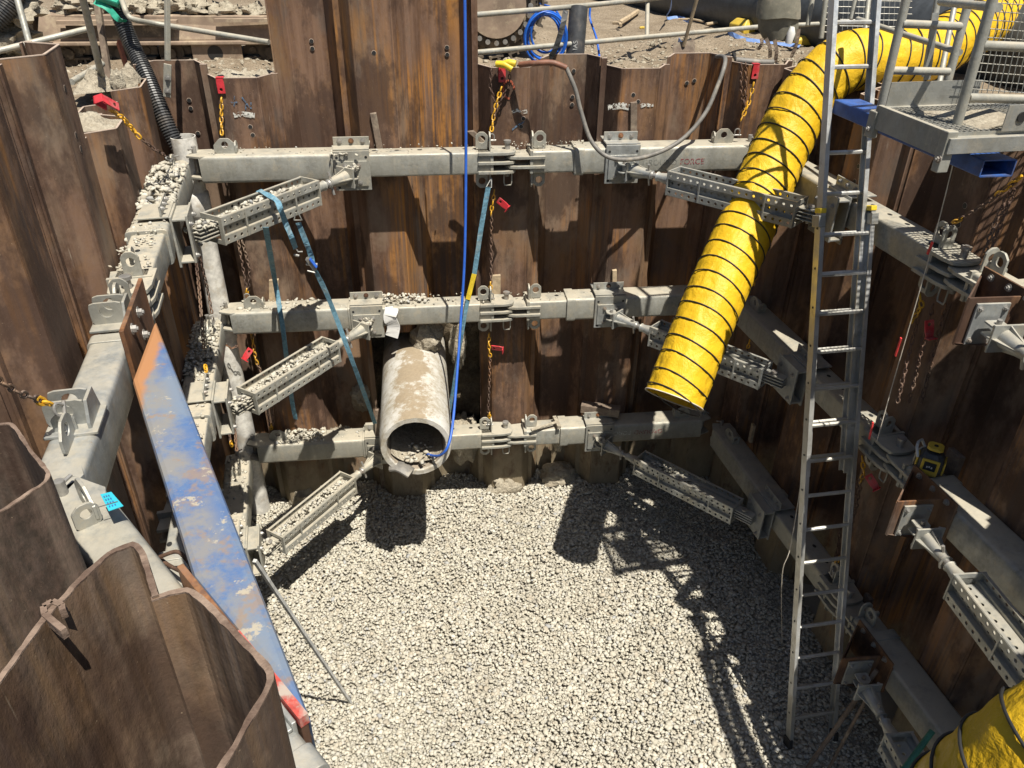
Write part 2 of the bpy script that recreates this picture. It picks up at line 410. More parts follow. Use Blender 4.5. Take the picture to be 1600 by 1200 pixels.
# yellow duct fabric: wrinkles
t = NT('duct_yellow')
wv = t.noise(9, (1,1,.45), 5, .6, .8); wv2 = t.noise(26, (1,1,1), 4, .6, 1.2)
c = t.mix(t.ramp(t.noise(3, (1,1,1), 4, .6), .3, .7), (.62,.375,.012), (.72,.445,.018)); c = t.mix(t.ramp(t.noise(8, (1,1,1), 6, .7, off=(5,1,0)), .58, .72, 0, .35), c, (.42,.27,.04))
t.bump(t.math('ADD', wv, t.math('MULTIPLY', wv2, .35)), .7, .022); t.out(c, .5, 0, .35)
# concrete pipe: pale with soil cap on top
t = NT('pipe_concrete')
c = t.mix(t.ramp(t.noise(16, (1,1,1), 6, .7), .3, .7), (.32,.28,.21), (.50,.48,.43))
c = t.mix(t.ramp(t.noise(4, (1,1,1), 5, .7, off=(1,4,1)), .45, .6, 0, .6), c, (.58,.57,.54))
nz = t.xyz('Normal')[2]; cap = t.math('ADD', nz, t.math('MULTIPLY', t.noise(5, (1,1,1), 7, .75), .9))
c = t.mix(t.ramp(cap, 1.30, 1.40, 0, .95), c, t.mix(t.noise(30, (1,1,1), 4, .7), (.20,.155,.10), (.36,.29,.20)))
c = t.mix(t.ramp(t.noise(13, (1,1,1), 6, .75, off=(3,3,3)), .58, .66, 0, .7), c, (.30,.24,.16))
t.bump(t.noise(40, (1,1,1), 6, .7), .4, .008); t.out(c, .9, 0, .2)
t = NT('pipe_inside'); t.bump(t.noise(30), .4, .01); t.out(t.mix(t.noise(10), (.16,.13,.10), (.40,.34,.26)), .9)

# ============================================================ ground and pit
from mathutils import noise as mn
def fbm(x, y, z=0.0, o=4): return mn.fractal(V((x, y, z)), 1.0, 2.0, o)
BX = V((.604, -.797, 0)); BN = V((-.797, -.604, 0)); BO = V((-.66, -5.22, 0))      # oblique front-left side of the pit
PW = .58                                                                # width of one sheet pile
def prof(s, s0):
    """depth of the sheet-pile face behind the waler line at distance s along the wall (s0: an interlock before an inner pile)"""
    k = ((s-s0) % (2*PW)); inner = k < PW; q = abs((k % PW)-PW/2)
    a = .19 if q < .155 else .19*(PW/2-q)/(PW/2-.155)
    return .46 - a if inner else .46 + a
SB, SL, SR = .52, None, None
def inside(x, y):
    """signed test: True when (x, y) lies inside the pit, sheet piles included"""
    if y > prof(x, SB)+.02: return False
    if x < LX+LS*y - .58: return False
    if x > RX+RS*y + .60: return False
    if (x-BO.x)*BN.x+(y-BO.y)*BN.y > 1.6: return False
    return True
def ground():
    b = B(); st = .085
    xs = np.arange(-9, 10, st); ys = np.arange(-8.5, 3.6, st)
    def hz(x, y):
        z = GZ + .07*fbm(x*.7, y*.7, 3) + .035*fbm(x*3.1, y*3.1, 1, 5)
        if y > 1.2: z += .04*fbm(x*6, y*6, 9, 3)
        return z
    idx = {}
    def vid(i, j):
        k = (i, j)
        if k not in idx: idx[k] = len(b.v); x, y = xs[i], ys[j]; b.v.append(V((x, y, hz(x, y))))
        return idx[k]
    for i in range(len(xs)-1):
        for j in range(len(ys)-1):
            if any(inside(xs[i]+a, ys[j]+c) for a in (-.02, st+.02) for c in (-.02, st+.02)): continue
            b.f.append((vid(i, j), vid(i+1, j), vid(i+1, j+1), vid(i, j+1)))
    return tag(mk('ground', b, 'ground', smooth=180), kind='structure')
ground()
b = B(); n = 60
for j in range(n+1):
    for i in range(n+1):
        x = -60+i*2.0; y = 3.4+(j/n)**1.6*110
        b.v.append(V((x, y, GZ-.02+.12*fbm(x*.4, y*.4)+.02*(y-3.4)*.2)))
for j in range(n):
    for i in range(n): a = j*(n+1)+i; b.f.append((a, a+1, a+n+2, a+n+1))
tag(mk('terrain', b, 'ground', smooth=180), kind='structure')
for nm, x0, x1, y0, y1 in (('terrain', -60, -8.9, -12, 3.5), ('terrain', 9.9, 60, -12, 3.5)):
    tag(mk(nm, B().poly([(x0,y0,GZ-.03),(x1,y0,GZ-.03),(x1,y1,GZ-.03),(x0,y1,GZ-.03)]), 'ground'), kind='structure')

# pit floor under the loose stone
b = B(); n = 60
for j in range(n+1):
    for i in range(n+1):
        x = -3.2+i*.13; y = -7.5+j*.15
        b.v.append(V((x, y, -.035+.03*fbm(x, y, 5))))
for j in range(n):
    for i in range(n): a = j*(n+1)+i; b.f.append((a, a+1, a+n+2, a+n+1))
tag(mk('pit_floor', b, 'gravel_bed', smooth=180), kind='structure')

# ------------------------------------------------------------ crushed stone
def rock_shapes(k=10):
    t = (1+5**.5)/2
    v = np.array([(-1,t,0),(1,t,0),(-1,-t,0),(1,-t,0),(0,-1,t),(0,1,t),(0,-1,-t),(0,1,-t),(t,0,-1),(t,0,1),(-t,0,-1),(-t,0,1)], float)/1.9
    f = np.array([(0,11,5),(0,5,1),(0,1,7),(0,7,10),(0,10,11),(1,5,9),(5,11,4),(11,10,2),(10,7,6),(7,1,8),(3,9,4),(3,4,2),(3,2,6),(3,6,8),(3,8,9),(4,9,5),(2,4,11),(6,2,10),(8,6,7),(9,8,1)])
    return [v*(1+rng.uniform(-.32, .32, (12, 1)))*np.array([1, rng.uniform(.6, .95), rng.uniform(.30, .55)])[None] for _ in range(k)], f
SH, RF = rock_shapes()
def stones(name, P, S, mat='gravel', flat=.35):
    """P: (n,3) centres, S: (n,) half sizes; every stone is real geometry"""
    n = len(P); P = np.asarray(P, float); S = np.asarray(S, float)
    vs_ = np.empty((n, 12, 3)); 
    a = rng.uniform(0, 2*PI, n); tx = rng.normal(0, flat, n); ty = rng.normal(0, flat, n)
    ca, sa = np.cos(a), np.sin(a); Rz = np.zeros((n,3,3)); Rz[:,0,0]=ca; Rz[:,0,1]=-sa; Rz[:,1,0]=sa; Rz[:,1,1]=ca; Rz[:,2,2]=1
    Rx = np.zeros((n,3,3)); Rx[:,0,0]=1; Rx[:,1,1]=np.cos(tx); Rx[:,1,2]=-np.sin(tx); Rx[:,2,1]=np.sin(tx); Rx[:,2,2]=np.cos(tx)
    Ry = np.zeros((n,3,3)); Ry[:,1,1]=1; Ry[:,0,0]=np.cos(ty); Ry[:,0,2]=np.sin(ty); Ry[:,2,0]=-np.sin(ty); Ry[:,2,2]=np.cos(ty)
    M = Ry @ Rx @ Rz
    pick = rng.integers(0, len(SH), n); base = np.array(SH)[pick]
    vs_ = np.einsum('nij,nkj->nki', M, base)*S[:,None,None] + P[:,None,:]
    vv = vs_.reshape(-1, 3); ff = (RF[None]+12*np.arange(n)[:,None,None]).reshape(-1, 3)
    off = np.array([(vv[:,0].min()+vv[:,0].max())/2, (vv[:,1].min()+vv[:,1].max())/2, vv[:,2].min()])
    me = bpy.data.meshes.new(name); me.vertices.add(len(vv)); me.vertices.foreach_set('co', (vv-off).ravel())
    me.loops.add(ff.size); me.loops.foreach_set('vertex_index', ff.ravel().astype(np.int32))
    me.polygons.add(len(ff)); me.polygons.foreach_set('loop_start', np.arange(0, ff.size, 3, dtype=np.int32)); me.polygons.foreach_set('loop_total', np.full(len(ff), 3, np.int32))
    me.update(); me.validate(); me.materials.append(MT[mat])
    o = bpy.data.objects.new(name, me); o.location = off; COL.objects.link(o); return o
P = []; S = []
sp = .031
for layer, (dz, keep) in enumerate(((0, 1.0), (.007, .9), (.013, .3))):
    for i in range(int(6.2/sp)):
        for j in range(int(6.6/sp)):
            if rnd.random() > keep: continue
            x = -2.6+(i+.5*(j % 2)+rnd.uniform(-.5, .5))*sp; y = -5.9+(j+rnd.uniform(-.5, .5))*sp
            if y > prof(x, SB)-.02 or x < LX+LS*y-.6 or x > RX+RS*y+.6: continue
            if (x-BO.x)*BN.x+(y-BO.y)*BN.y > .35: continue
            z = .05*fbm(x*.9, y*.9, 5)+.02*fbm(x*4, y*4, 2)
            P.append((x, y, z+dz+rnd.uniform(-.005, .008))); S.append(.011+.016*rnd.random()**1.8+(.014 if rnd.random() < .04 else 0))
tag(stones('gravel', P, S, flat=.24), 'pale crushed limestone covering the floor of the pit', 'gravel', kind='stuff')

# ------------------------------------------------------------ sheet piles
def pile_mesh(o, ux, un, kind, z0, z1, holes=(), thick=.012, top=None, mat='rust_pile'):
    """o: first interlock on the waler line, ux along wall, un outwards"""
    sg = -1 if kind == 'in' else 1
    d0, d1 = .46, .46+sg*.19
    pts = [(0, d0), (.012, d0), (PW/2-.17, d1), (PW/2-.155, d1+sg*.004), (PW/2+.155, d1+sg*.004), (PW/2+.17, d1), (PW-.012, d0), (PW, d0)]
    P = [o+ux*a+un*(c+ .0) for a, c in pts]
    b = B()
    for i in range(len(P)-1):
        a, c = P[i], P[i+1]; nn = V((0,0,1)).cross((c-a).normalized())*thick/2
        za = z1
        b.loft([[a-nn+V((0,0,z0)), c-nn+V((0,0,z0)), c+nn+V((0,0,z0)), a+nn+V((0,0,z0))], [a-nn+V((0,0,za)), c-nn+V((0,0,za)), c+nn+V((0,0,za)), a+nn+V((0,0,za))]])
    # clutch at the far edge: a small hook profile
    q = o+ux*(PW-.006)+un*.46
    for dx, dy, wx, wy in ((0, -.02, .05, .012), (.022, -.004, .012, .03), (-.01, .02, .045, .012)):
        p = q+ux*dx+un*dy
        b.loft([[p-ux*wx/2-un*wy/2+V((0,0,zz)), p+ux*wx/2-un*wy/2+V((0,0,zz)), p+ux*wx/2+un*wy/2+V((0,0,zz)), p-ux*wx/2+un*wy/2+V((0,0,zz))] for zz in (z0, z1-.002)])
    return b
def pile(o, ux, un, kind, z0, z1, label, group='sheet piles lining the pit', hl=()):
    b = pile_mesh(o, ux, un, kind, z0, z1)
    ob = mk('sheet_pile', b, 'rust_tall' if z1 > 5.5 else 'rust_pile'); tag(ob, label, 'sheet pile', group)
    d = .46+(-.19 if kind == 'in' else .19)-.0115
    eb = pile_mesh(o, ux, un, kind, z1+.0004, z1+.005, thick=.014); mk('cut_edge', eb, 'rust_edge', ob)
    hb = B()
    for hx, hz in hl:
        c = o+ux*(PW/2+hx)+un*d+V((0,0,z1-hz))
        hb.v and None
        r = .018; n = 12; ring = [c+ux*(r*math.cos(2*PI*i/n))+V((0,0,r*math.sin(2*PI*i/n))) for i in range(n)]
        ring2 = [p+(p-c)*.16+un*.001 for p in ring]
        hb = B().loft([ring, ring2], True, False)
        hh = mk('lifting_hole', hb, 'rust_edge', ob)
        c = c-un*.001
        mk('hole_opening', B().poly([c+ux*(r*math.cos(2*PI*i/12))+V((0,0,r*math.sin(2*PI*i/12))) for i in range(12)]), 'black_rubber', hh)
    return ob
UX, UY = V((1,0,0)), V((0,1,0))
H2L = [(-.02, .28), (.0, .50), (.0, .56)]
bk = [(-2.38, 'out', 4.74, 'recessed pile in the back left corner above the white drain pipe', [(.06,.33),(.06,.40),(.08,.62)]),
 (-1.80, 'in', 4.66, 'back wall pile carrying a red chain hook, left of the tall piles', [(.05,.40),(.06,.47),(.07,.62)]),
 (-1.22, 'out', 5.75, 'leftmost of the three tall piles, orange streaked and recessed', [(.03,.86),(.03,.92)]),
 (-.64, 'in', 5.80, 'tall pile standing forward in the middle of the three tall ones', [(.0,.95)]),
 (-.06, 'out', 5.75, 'tall orange streaked pile just left of the blue rope', [(.05,.92),(.05,.98)]),
 (.52, 'in', 4.72, 'back wall pile with an orange spray mark and chains, above the waler hinge', [(.12,.43),(.10,.50)]),
 (1.10, 'out', 4.76, 'recessed back wall pile under the coiled blue hose', [(.05,.14),(.05,.37),(.05,.44)]),
 (1.68, 'in', 4.70, 'back wall pile with a white paint band between two recessed piles', [(-.05,.22),(.0,.28)]),
 (2.26, 'out', 4.76, 'recessed back wall pile with a scratched dark panel and two holes', [(-.02,.26),(.05,.24)]),
 (2.84, 'in', 4.72, 'back wall pile in the right corner with the red hook beside the duct', [])]
for x, k, zt, lab, hl in bk:
    hole = x in (-.64, -.06)
    pile(V((x,0,0)), UX, UY, k, 2.18 if hole else -.5, zt, lab, hl=hl)
# burnt-off stumps under the concrete pipe
for x, k, lab in ((-.64, 'in', 'short cut pile stump under the left half of the concrete pipe'), (-.06, 'out', 'short cut pile stump under the right half of the concrete pipe')):
    ob = mk('cut_pile', pile_mesh(V((x,0,0)), UX, UY, k, -.5, .78 if k == 'in' else .62), 'rust_pile'); tag(ob, lab, 'sheet pile', 'cut piles below the pipe')
# left wall: runs towards the camera; outward is -X
lt = V((LS, 1, 0)).normalized(); ln = V((-lt.y, lt.x, 0))
rt = V((RS, 1, 0)).normalized(); rn = V((rt.y, -rt.x, 0))
def Lp(y): return V((LX+LS*y, y, 0))
def Rp(y): return V((RX+RS*y, y, 0))
lw = [(-.15, 'in', 4.66, 'left wall pile capped with grey clay beside the corrugated hose', []),
 (-.73, 'out', 4.58, 'recessed left wall pile behind the red hook, clay packed', []),
 (-1.31, 'in', 4.62, 'shorter left wall pile with a pale clay cap and lit side', [(.02,.50),(.03,.62)]),
 (-1.89, 'out', 4.60, 'recessed pile between the tall left pile and the clay capped one', []),
 (-2.47, 'in', 5.27, 'tall left wall pile with three holes at its top edge', [(.02,.2),(-.02,.44),(.0,.52)]),
 (-3.05, 'out', 5.25, 'recessed brown pile left of the tall pile with holes', []),
 (-3.63, 'in', 5.27, 'broad streaked left wall pile with a white paint mark', []),
 (-4.21, 'out', 4.6, 'recessed left wall pile behind the near end of the galvanised beam', [])]
for y, k, zt, lab, hl in lw: pile(Lp(y), lt, ln, k, -.5, zt, lab, hl=hl)
rw = [(-.30+.0, 'in', 4.70, 'right wall pile nearest the back corner behind the duct', []), (-.88, 'out', 4.72, 'recessed right wall pile behind the upper ladder', [(.0,.3),(.0,.42)]),
 (-1.46, 'in', 4.72, 'right wall pile behind the ladder rails, streaked with water', [(-.02,.42),(-.02,.5),(-.02,.62)]), (-2.04, 'out', 4.72, 'recessed right wall pile behind the spare chain loops', []),
 (-2.62, 'in', 4.72, 'right wall pile directly behind the yellow laser level', [(-.02,.42),(-.02,.55)]), (-3.20, 'out', 4.72, 'recessed dark right wall pile beyond the laser level', []),
 (-3.78, 'in', 4.72, 'right wall pile behind the perforated strut at the right edge', []), (-4.36, 'out', 4.72, 'recessed right wall pile nearest the camera', []), (-4.94, 'in', 4.72, 'nearest right wall pile beside the camera', []), (-5.52, 'out', 4.72, 'right wall pile outside the frame, recessed', []), (-6.10, 'in', 4.72, 'right wall pile outside the frame, standing forward', [])]
for y, k, zt, lab, hl in rw:
    pile(Rp(y)-rt*.0, rt, rn, k, -.5, zt, lab, hl=hl)
# near-left piles drawn as bent plates, seen from above
def bent(pts, z1, z0, label, th=.0105, hook=None, name='sheet_pile'):
    src = [V((p.x, p.y, 0)) for p in pts]; P = []
    for i in range(len(src)-1):
        q_ = max(1, int((src[i+1]-src[i]).length/.012))
        for k in range(q_): P.append(src[i].lerp(src[i+1], k/q_))
    P.append(src[-1]); b = B(); n = len(P)
    for _ in range(1): P = [P[0]]+[(P[i-1]+P[i]*2+P[i+1])/4 for i in range(1, n-1)]+[P[-1]]
    ZT = [z1+.0035*mn.noise(V((p.x*30, p.y*30, 0)))+.002*mn.noise(V((p.x*90, p.y*90, 3))) for p in P]
    L = []; Rr = []
    for i in range(n):
        t = (P[min(i+1, n-1)]-P[max(i-1, 0)]).normalized(); nn = V((-t.y, t.x, 0))*th/2*(1+.35*mn.noise(P[i]*25)+.25*mn.noise(P[i]*80))
        L.append(P[i]-nn); Rr.append(P[i]+nn)
    for i in range(n-1):
        b.loft([[V((L[i].x,L[i].y,a)), V((L[i+1].x,L[i+1].y,c)), V((Rr[i+1].x,Rr[i+1].y,c)), V((Rr[i].x,Rr[i].y,a))] for a, c in ((z0,z0), (ZT[i]-.004,ZT[i+1]-.004))], cap=False)
    ob = mk(name, b, 'rust_foreground', smooth=22); tag(ob, label, 'sheet pile', 'sheet piles lining the pit')
    e = B()
    for i in range(n-1):
        e.loft([[V((L[i].x,L[i].y,a)), V((L[i+1].x,L[i+1].y,c)), V((Rr[i+1].x,Rr[i+1].y,c)), V((Rr[i].x,Rr[i].y,a))] for a, c in ((ZT[i]-.0038,ZT[i+1]-.0038), (ZT[i],ZT[i+1]))])
    mk('cut_edge', e, 'rust_rim', ob, smooth=60)
    return ob
def zz(l, z): return [onZ(x, y, z) for x, y in l]
bent(zz([(-60,1130),(0,1060),(72,960),(128,902),(178,858),(208,847),(222,862),(243,932)], 4.95), 4.95, -.4, 'wide foreground pile with a hooked clutch, lower left')
bent(zz([(236,936),(252,930),(292,918),(320,940),(405,1028),(424,1050),(420,1072),(345,1200),(318,1250)], 4.945), 4.945, -.4, 'foreground pile bent round the near corner, dark inside')
bent(zz([(-70,672),(0,663),(14,660),(24,668),(48,705),(76,738),(72,752),(0,798),(-60,850),(-200,960),(-330,1010)], 4.62), 4.62, -.4, 'near left pile with an orange rusty rim, against the left edge')
bent(zz([(318,1250),(345,1200),(500,1260),(560,1330)], 4.90), 4.90, -.4, 'pile just below the bottom edge beside the foreground pile')
# small bent lug on the foreground pile
p0 = onZ(98, 975, 4.66)
b = B(); 
lg = zz([(100,985),(84,972),(70,960),(68,948),(82,940),(97,946),(98,954)], 4.95)
for i in range(len(lg)-1):
    a, c = lg[i], lg[i+1]; t = (c-a).normalized(); nn = V((-t.y, t.x, 0))*.005
    b.loft([[a-nn+V((0,0,z)), c-nn+V((0,0,z)), c+nn+V((0,0,z)), a+nn+V((0,0,z))] for z in (-.018, .003)])
tag(mk('torn_lug', b, 'rust_rim'), 'small bent steel lug on the rim of the wide foreground pile', 'lug')
# excavated earth behind the pipe opening
b = B(); nx, nz_ = 40, 46
for j in range(nz_+1):
    for i in range(nx+1):
        x = -1.1+i*.05; z = -.1+j*.055
        b.v.append(V((x, .86+.16*fbm(x*1.7, z*1.7, 3)+.06*fbm(x*7, z*7, 1), z)))
for j in range(nz_):
    for i in range(nx): a = j*(nx+1)+i; b.f.append((a, a+1, a+nx+2, a+nx+1))
tag(mk('earth_bank', b, 'earth_dark', smooth=180), 'dark cut earth behind the opening round the concrete pipe', 'earth bank', kind='structure')
# clay heaps on pile tops and behind
def lump(c, s, seed, n=3, mat='clay', name='clay_lump', label=None, rough=.35, parent=None, grp='clay lumps left on the piles'):
    b = B(); k = 14
    rings = []
    c = V(c)
    for i in range(1, k):
        th = PI*i/k; ring = []
        for j in range(2*k):
            ph = PI*j/k; d = V((math.sin(th)*math.cos(ph), math.sin(th)*math.sin(ph), math.cos(th)))
            r = 1+rough*mn.fractal(d*2.1+V((seed*3.1, 0, 0)), 1, 2, 4)+rough*.35*mn.noise(d*9+V((seed, 0, 0)))
            ring.append(c+V((d.x*s[0]*r, d.y*s[1]*r, d.z*s[2]*r)))
        rings.append(ring)
    b.loft(rings)
    o = mk(name, b, mat, parent, smooth=60)
    if label: tag(o, label, 'clay', grp)
    return o
def cap(o, ux, un, z, seed, label, h=.1, hx=0, d0=.28, d1=.75):
    """clay filling the inside of an inner pile's pan, heaped at its top"""
    b = B(); n = 22
    for j in range(n+1):
        for i in range(n+1):
            u, v_ = i/n, j/n
            half = .135+.13*v_
            a = PW/2+(u-.5)*2*half; d = d0+(d1-d0)*v_
            e = min(1, 6*min(u, 1-u, v_+.05, 1-v_))
            p = o+ux*a+un*d
            zz_ = z+.012+e*(h*.35+h*fbm(a*5+seed, d*5, seed)+h*.5*fbm(a*19, d*19, seed))
            b.v.append(V((p.x, p.y, zz_)))
    for j in range(n):
        for i in range(n): a = j*(n+1)+i; b.f.append((a, a+1, a+n+2, a+n+1))
    tag(mk('clay_heap', b, 'clay', smooth=70), label, 'clay', 'clay lumps left on the piles')
cap(Lp(-.15), lt, ln, 4.63, 1, 'rough clay heap on the left pile by the corrugated hose', .16, d0=.285)
cap(Lp(-1.31), lt, ln, 4.60, 2, 'smooth pale clay cap on the shorter left wall pile', .09)
cap(V((-1.80,0,0)), UX, UY, 4.60, 3, 'clay spilling over the pile behind the red hook', .06)
lump(Lp(-.05)+ln*.42+V((0,0,4.70)), (.05,.06,.10), 4, label='upright clay tuft beside the corrugated hose')
lump(Lp(-.9)+ln*.60+V((0,0,4.58)), (.16,.2,.07), 5, label='clay lump behind the red hook on the left wall')
lump((-.03,.25,2.13), (.16,.17,.17), 6, label='grey soil lump wedged above the concrete pipe')
lump((-.78,.62,1.2), (.14,.14,.16), 7, label='soil lump in the shadow left of the concrete pipe')
lump((-1.02,.32,.86), (.15,.12,.15), 8, label='soil lump under the lowest waler near the pipe')
lump((.30,.70,1.75), (.09,.10,.26), 9, label='loose soil right of the concrete pipe')
lump((.34,.60,.55), (.20,.2,.3), 10, label='soil slumped beneath the concrete pipe on the right')
lump((1.42,.42,.62), (.07,.07,.18), 11, label='clay stuck between two back wall piles under the hinge')
lump((1.45,.45,.05), (.22,.16,.14), 12, label='clay heap at the foot of the recessed back pile')
lump((.80,.30,.05), (.20,.10,.16), 13, label='clay heap at the foot of the pile under the lowest hinge')
lump((-1.5,.30,.02), (.20,.14,.2), 14, label='clay heap at the foot of the back left pile')
for i, (px, py, s) in enumerate(((250,14,.13),(300,12,.15),(352,18,.13),(398,20,.12),(212,12,.13),(115,6,.15),(150,8,.12),(5,60,.25),(22,15,.2),(8,105,.2))):
    p = onY(px, py, 1.9 if i < 7 else 1.3)
    lump(p, (s*1.1, s, s*.62), 20+i, name='soil_heap', rough=.6, label=('clumped soil lying on the excavator track, spot %s' % ['left of the upright rail post','under the upright rail post','beside the tall piles','against the tall piles','behind the corrugated hose','above the track frame end','behind the ladder like rail post'][i]) if i < 7 else ('soil heap at the left edge, %s' % ['middle one behind the idler','topmost one','lowest one beside the rail'][i-7]), grp='soil clumps on and beside the excavator track')

# ============================================================ waler frames
UZ = V((0,0,1))
def fr(o, x, y):
    x = V(x).normalized(); y = V(y).normalized()
    return Matrix(((x.x, y.x, 0, o[0]), (x.y, y.y, 0, o[1]), (x.z, y.z, 1, o[2]), (0,0,0,1)))
def waler(A, Hn, out, z, L1, label, plates=3, lug=.28, inner=True, name='waler', mat='galvanised', word=None, cornerlug=True, dp=.252):
    """A corner end, Hn hinge end (points on the inner top edge), out = outward; L1 = length of the fat outer tube"""
    A = V((A[0], A[1], z)); Hn = V((Hn[0], Hn[1], z)); L = (Hn-A).length
    M = fr(A, Hn-A, out)
    t = thing(name, label, 'waler', A, 'hydraulic waler frames around the pit')
    mk('outer_tube', B(M).rbeam(.05, L1, .0, dp, -.225, .012, .03), mat, t, smooth=35)
    mk('collar', B(M).rbeam(L1-.05, L1+.035, -.008, dp+.008, -.233, .02, .03), mat, t, smooth=35, bevel=.003)
    mk('inner_tube', B(M).rbeam(L1-.02, L-.17, .012, dp-.025, -.205, -.006, .02), mat, t, smooth=35)
    # hinge fork
    b = B(M); zs = (-.006, -.088, -.172) if plates == 3 else (-.046, -.130)
    for zc in zs:
        o = []
        for p in [(L-.30, -.012), (L-.06, -.012)]+[(L+.045*math.cos(a)+.0, .11+.11*math.sin(a)) for a in [R(x) for x in range(-75, 76, 15)]]+[(L-.30, .25)]:
            o.append((p[0], p[1], zc-.026))
        b.prism(o, (0, 0, .026))
    mk('hinge_fork', b, mat, t, bevel=.003)
    mk('tube_end', B(M).box(L-.19, L-.165, .0, .25, -.2, -.0), mat, t)
    sgn = 1
    for nm, zc, uz in (('lifting_eye', 0.0, UZ), ('lifting_eye', -.20, -UZ)):
        Md = M.to_3x3()
        mk(nm, B().eye(M @ V((L-.26, .10, zc)), Md @ V((1,0,0)), uz, .11, .15, .032, .016), mat, t, bevel=.002)
        mk(nm, B().eye(M @ V((L-.19, .10, zc)), Md @ V((0,1,0)), uz, .10, .15, .026, .014), mat, t, bevel=.002)
    if plates == 3:
        c = M @ V((L-.03, .11, 0))
        mk('hinge_pin', B().tube([c-UZ*.25, c+UZ*.055], .024, 12).tube([c+UZ*.05, c+UZ*.07], .034, 12), 'worn_steel', t, smooth=40)
        q = M @ V((L-.03, .05, -.21)); d = (M.to_3x3() @ V((1,0,0)))
        mk('pin_handle', B().tube([q-d*.035, q-d*.035-UZ*.08, q-d*.028-UZ*.105, q+d*.028-UZ*.105, q+d*.035-UZ*.08, q+d*.035], .0065, 6), mat, t, smooth=60)
    # adjustment holes on the inner tube's top
    hb = B(M)
    k = 0
    x = L1+.12
    while x < L-.38:
        hb.poly([(x+.022*math.cos(2*PI*i/12), .14+.016*math.sin(2*PI*i/12), -.0045) for i in range(12)]); x += .20; k += 1
    if k: 
        mk('adjustment_slots', hb, 'black_rubber', t)
    # corner lugs
    if cornerlug:
        Md = M.to_3x3()
        mk('corner_lug', B().eye(M @ V((.10+lug*.6, .09, .01)), Md @ V((1,0,0)), UZ, .19, .13, .028, .012), mat, t, bevel=.002)
        mk('corner_lug', B().eye(M @ V((.10+lug*.6+.085, .12, .01)), Md @ V((0,1,0)), UZ, .09, .10, .02, .012), mat, t, bevel=.002)
        b = B(M)
        for zc in (-.01, -.19): b.prism([(-.06, .05, zc), (.06, .0, zc), (.12, .02, zc), (.12, .25, zc), (-.02, .24, zc)], (0, 0, .02))
        mk('corner_plate', b, mat, t, bevel=.003)
        mk('corner_pin', B(M).tube([(-.005, .13, -.24), (-.005, .13, .07)], .02, 10).tube([(-.005, .13, .05), (-.04, .08, .05)], .008, 6), 'worn_steel', t, smooth=40)
    if word:
        txt, x0, sz, mt = word
        tc = bpy.data.curves.new('txt', 'FONT'); tc.body = txt; tc.size = sz; tc.extrude = .0006; to = bpy.data.objects.new('txt', tc); COL.objects.link(to)
        me = bpy.data.meshes.new_from_object(to.evaluated_get(bpy.context.evaluated_depsgraph_get())); COL.objects.unlink(to)
        tb = B(); 
        for v in me.vertices: tb.v.append(M @ V((x0-v.co.x if word_flip else x0+v.co.x, -.0025, -.15+v.co.y)))
        tb.f = [tuple(p.vertices) for p in me.polygons]; mk('stencil', tb, mt, t)
    return t
word_flip = False
def eyep(*a): pass

HB = (.80, 0.0)
HR = (RX+RS*-2.66, -2.66); HL = (LX+LS*-2.62, -2.62)
lev = ((H3, 'top'), (H2, 'middle'), (H1, 'lowest'))
topn = {H3: 'top', H2: 'middle', H1: 'lowest'}
W = {}
W['bl'] = waler((-1.93, 0), HB, UY, H3, 1.20, 'top galvanised waler on the back wall, left of the hinge by the blue rope')
word_flip = True
W['br'] = waler((3.02, 0), HB, UY, H3, 1.62, 'top galvanised waler on the back wall, right of the hinge and under the grey hose', plates=2, word=('GROUNDFORCE', .62, .085, 'red_lettering') if False else ('SHIELD HIRE', .62, .075, 'red_lettering') if False else None)
word_flip = False
W['le'] = waler((LX+LS*-.12, -.12), HL, ln, H3, 1.60, 'top left waler heaped with stone beside the white drain pipe', mat='galvanised_dusty')
W['ri'] = waler((RX+RS*-.12, -.12), HR, rn, H3, 1.20, 'top right waler crossing behind the ladder, with water drips above')
W['rn'] = waler((RX+RS*-5.4, -5.4), HR, rn, H3, 2.35, 'top right waler running off the right edge past the rusty bracket', plates=2, lug=.3, cornerlug=False)
W['ln'] = waler((LX+LS*-4.42, -4.42), HL, ln, H3, 1.20, 'clean top left waler with welded lugs, left of the blue brace', plates=2, mat='galvanised_clean', lug=.3, dp=.19)
W['fo'] = waler((-1.28-.0, -4.40), (-.02, -6.06), BN, H3, 1.55, 'top galvanised waler across the near left corner, under the foreground piles', mat='galvanised_clean', lug=.1, dp=.19)
LAB = {'bl': ('middle back wall waler left of the hinge, strewn with stones and crossed by blue straps', 'lowest back wall waler running behind the concrete pipe mouth'),
 'br': ('middle back wall waler right of the hinge, passing behind the yellow duct', 'lowest back wall waler with faded stencilled letters, right of the hinge'),
 'le': ('middle left waler covered in stones and chains beside the white pipe', 'lowest left waler partly in shadow next to the drain pipe foot'),
 'ri': ('middle right waler with sunlit patches, between duct and laser level', 'lowest right waler in shade crossing behind the foot of the ladder'),
 'rn': ('middle right waler carrying the yellow laser level', 'lowest right waler with faded red lettering, behind the green rod'),
 'ln': ('middle left waler hidden below the blue beam', 'lowest left waler hidden below the blue beam near the gravel'),
 'fo': ('middle waler of the near left corner, seen under the blue beam', 'lowest waler of the near left corner, under the blue beam')}
for k, o in list(W.items()):
    for q, hh in enumerate((H2, H1)):
        c = dup(o, (0,0,hh-H3), LAB[k][q]); W[k+str(q+2)] = c

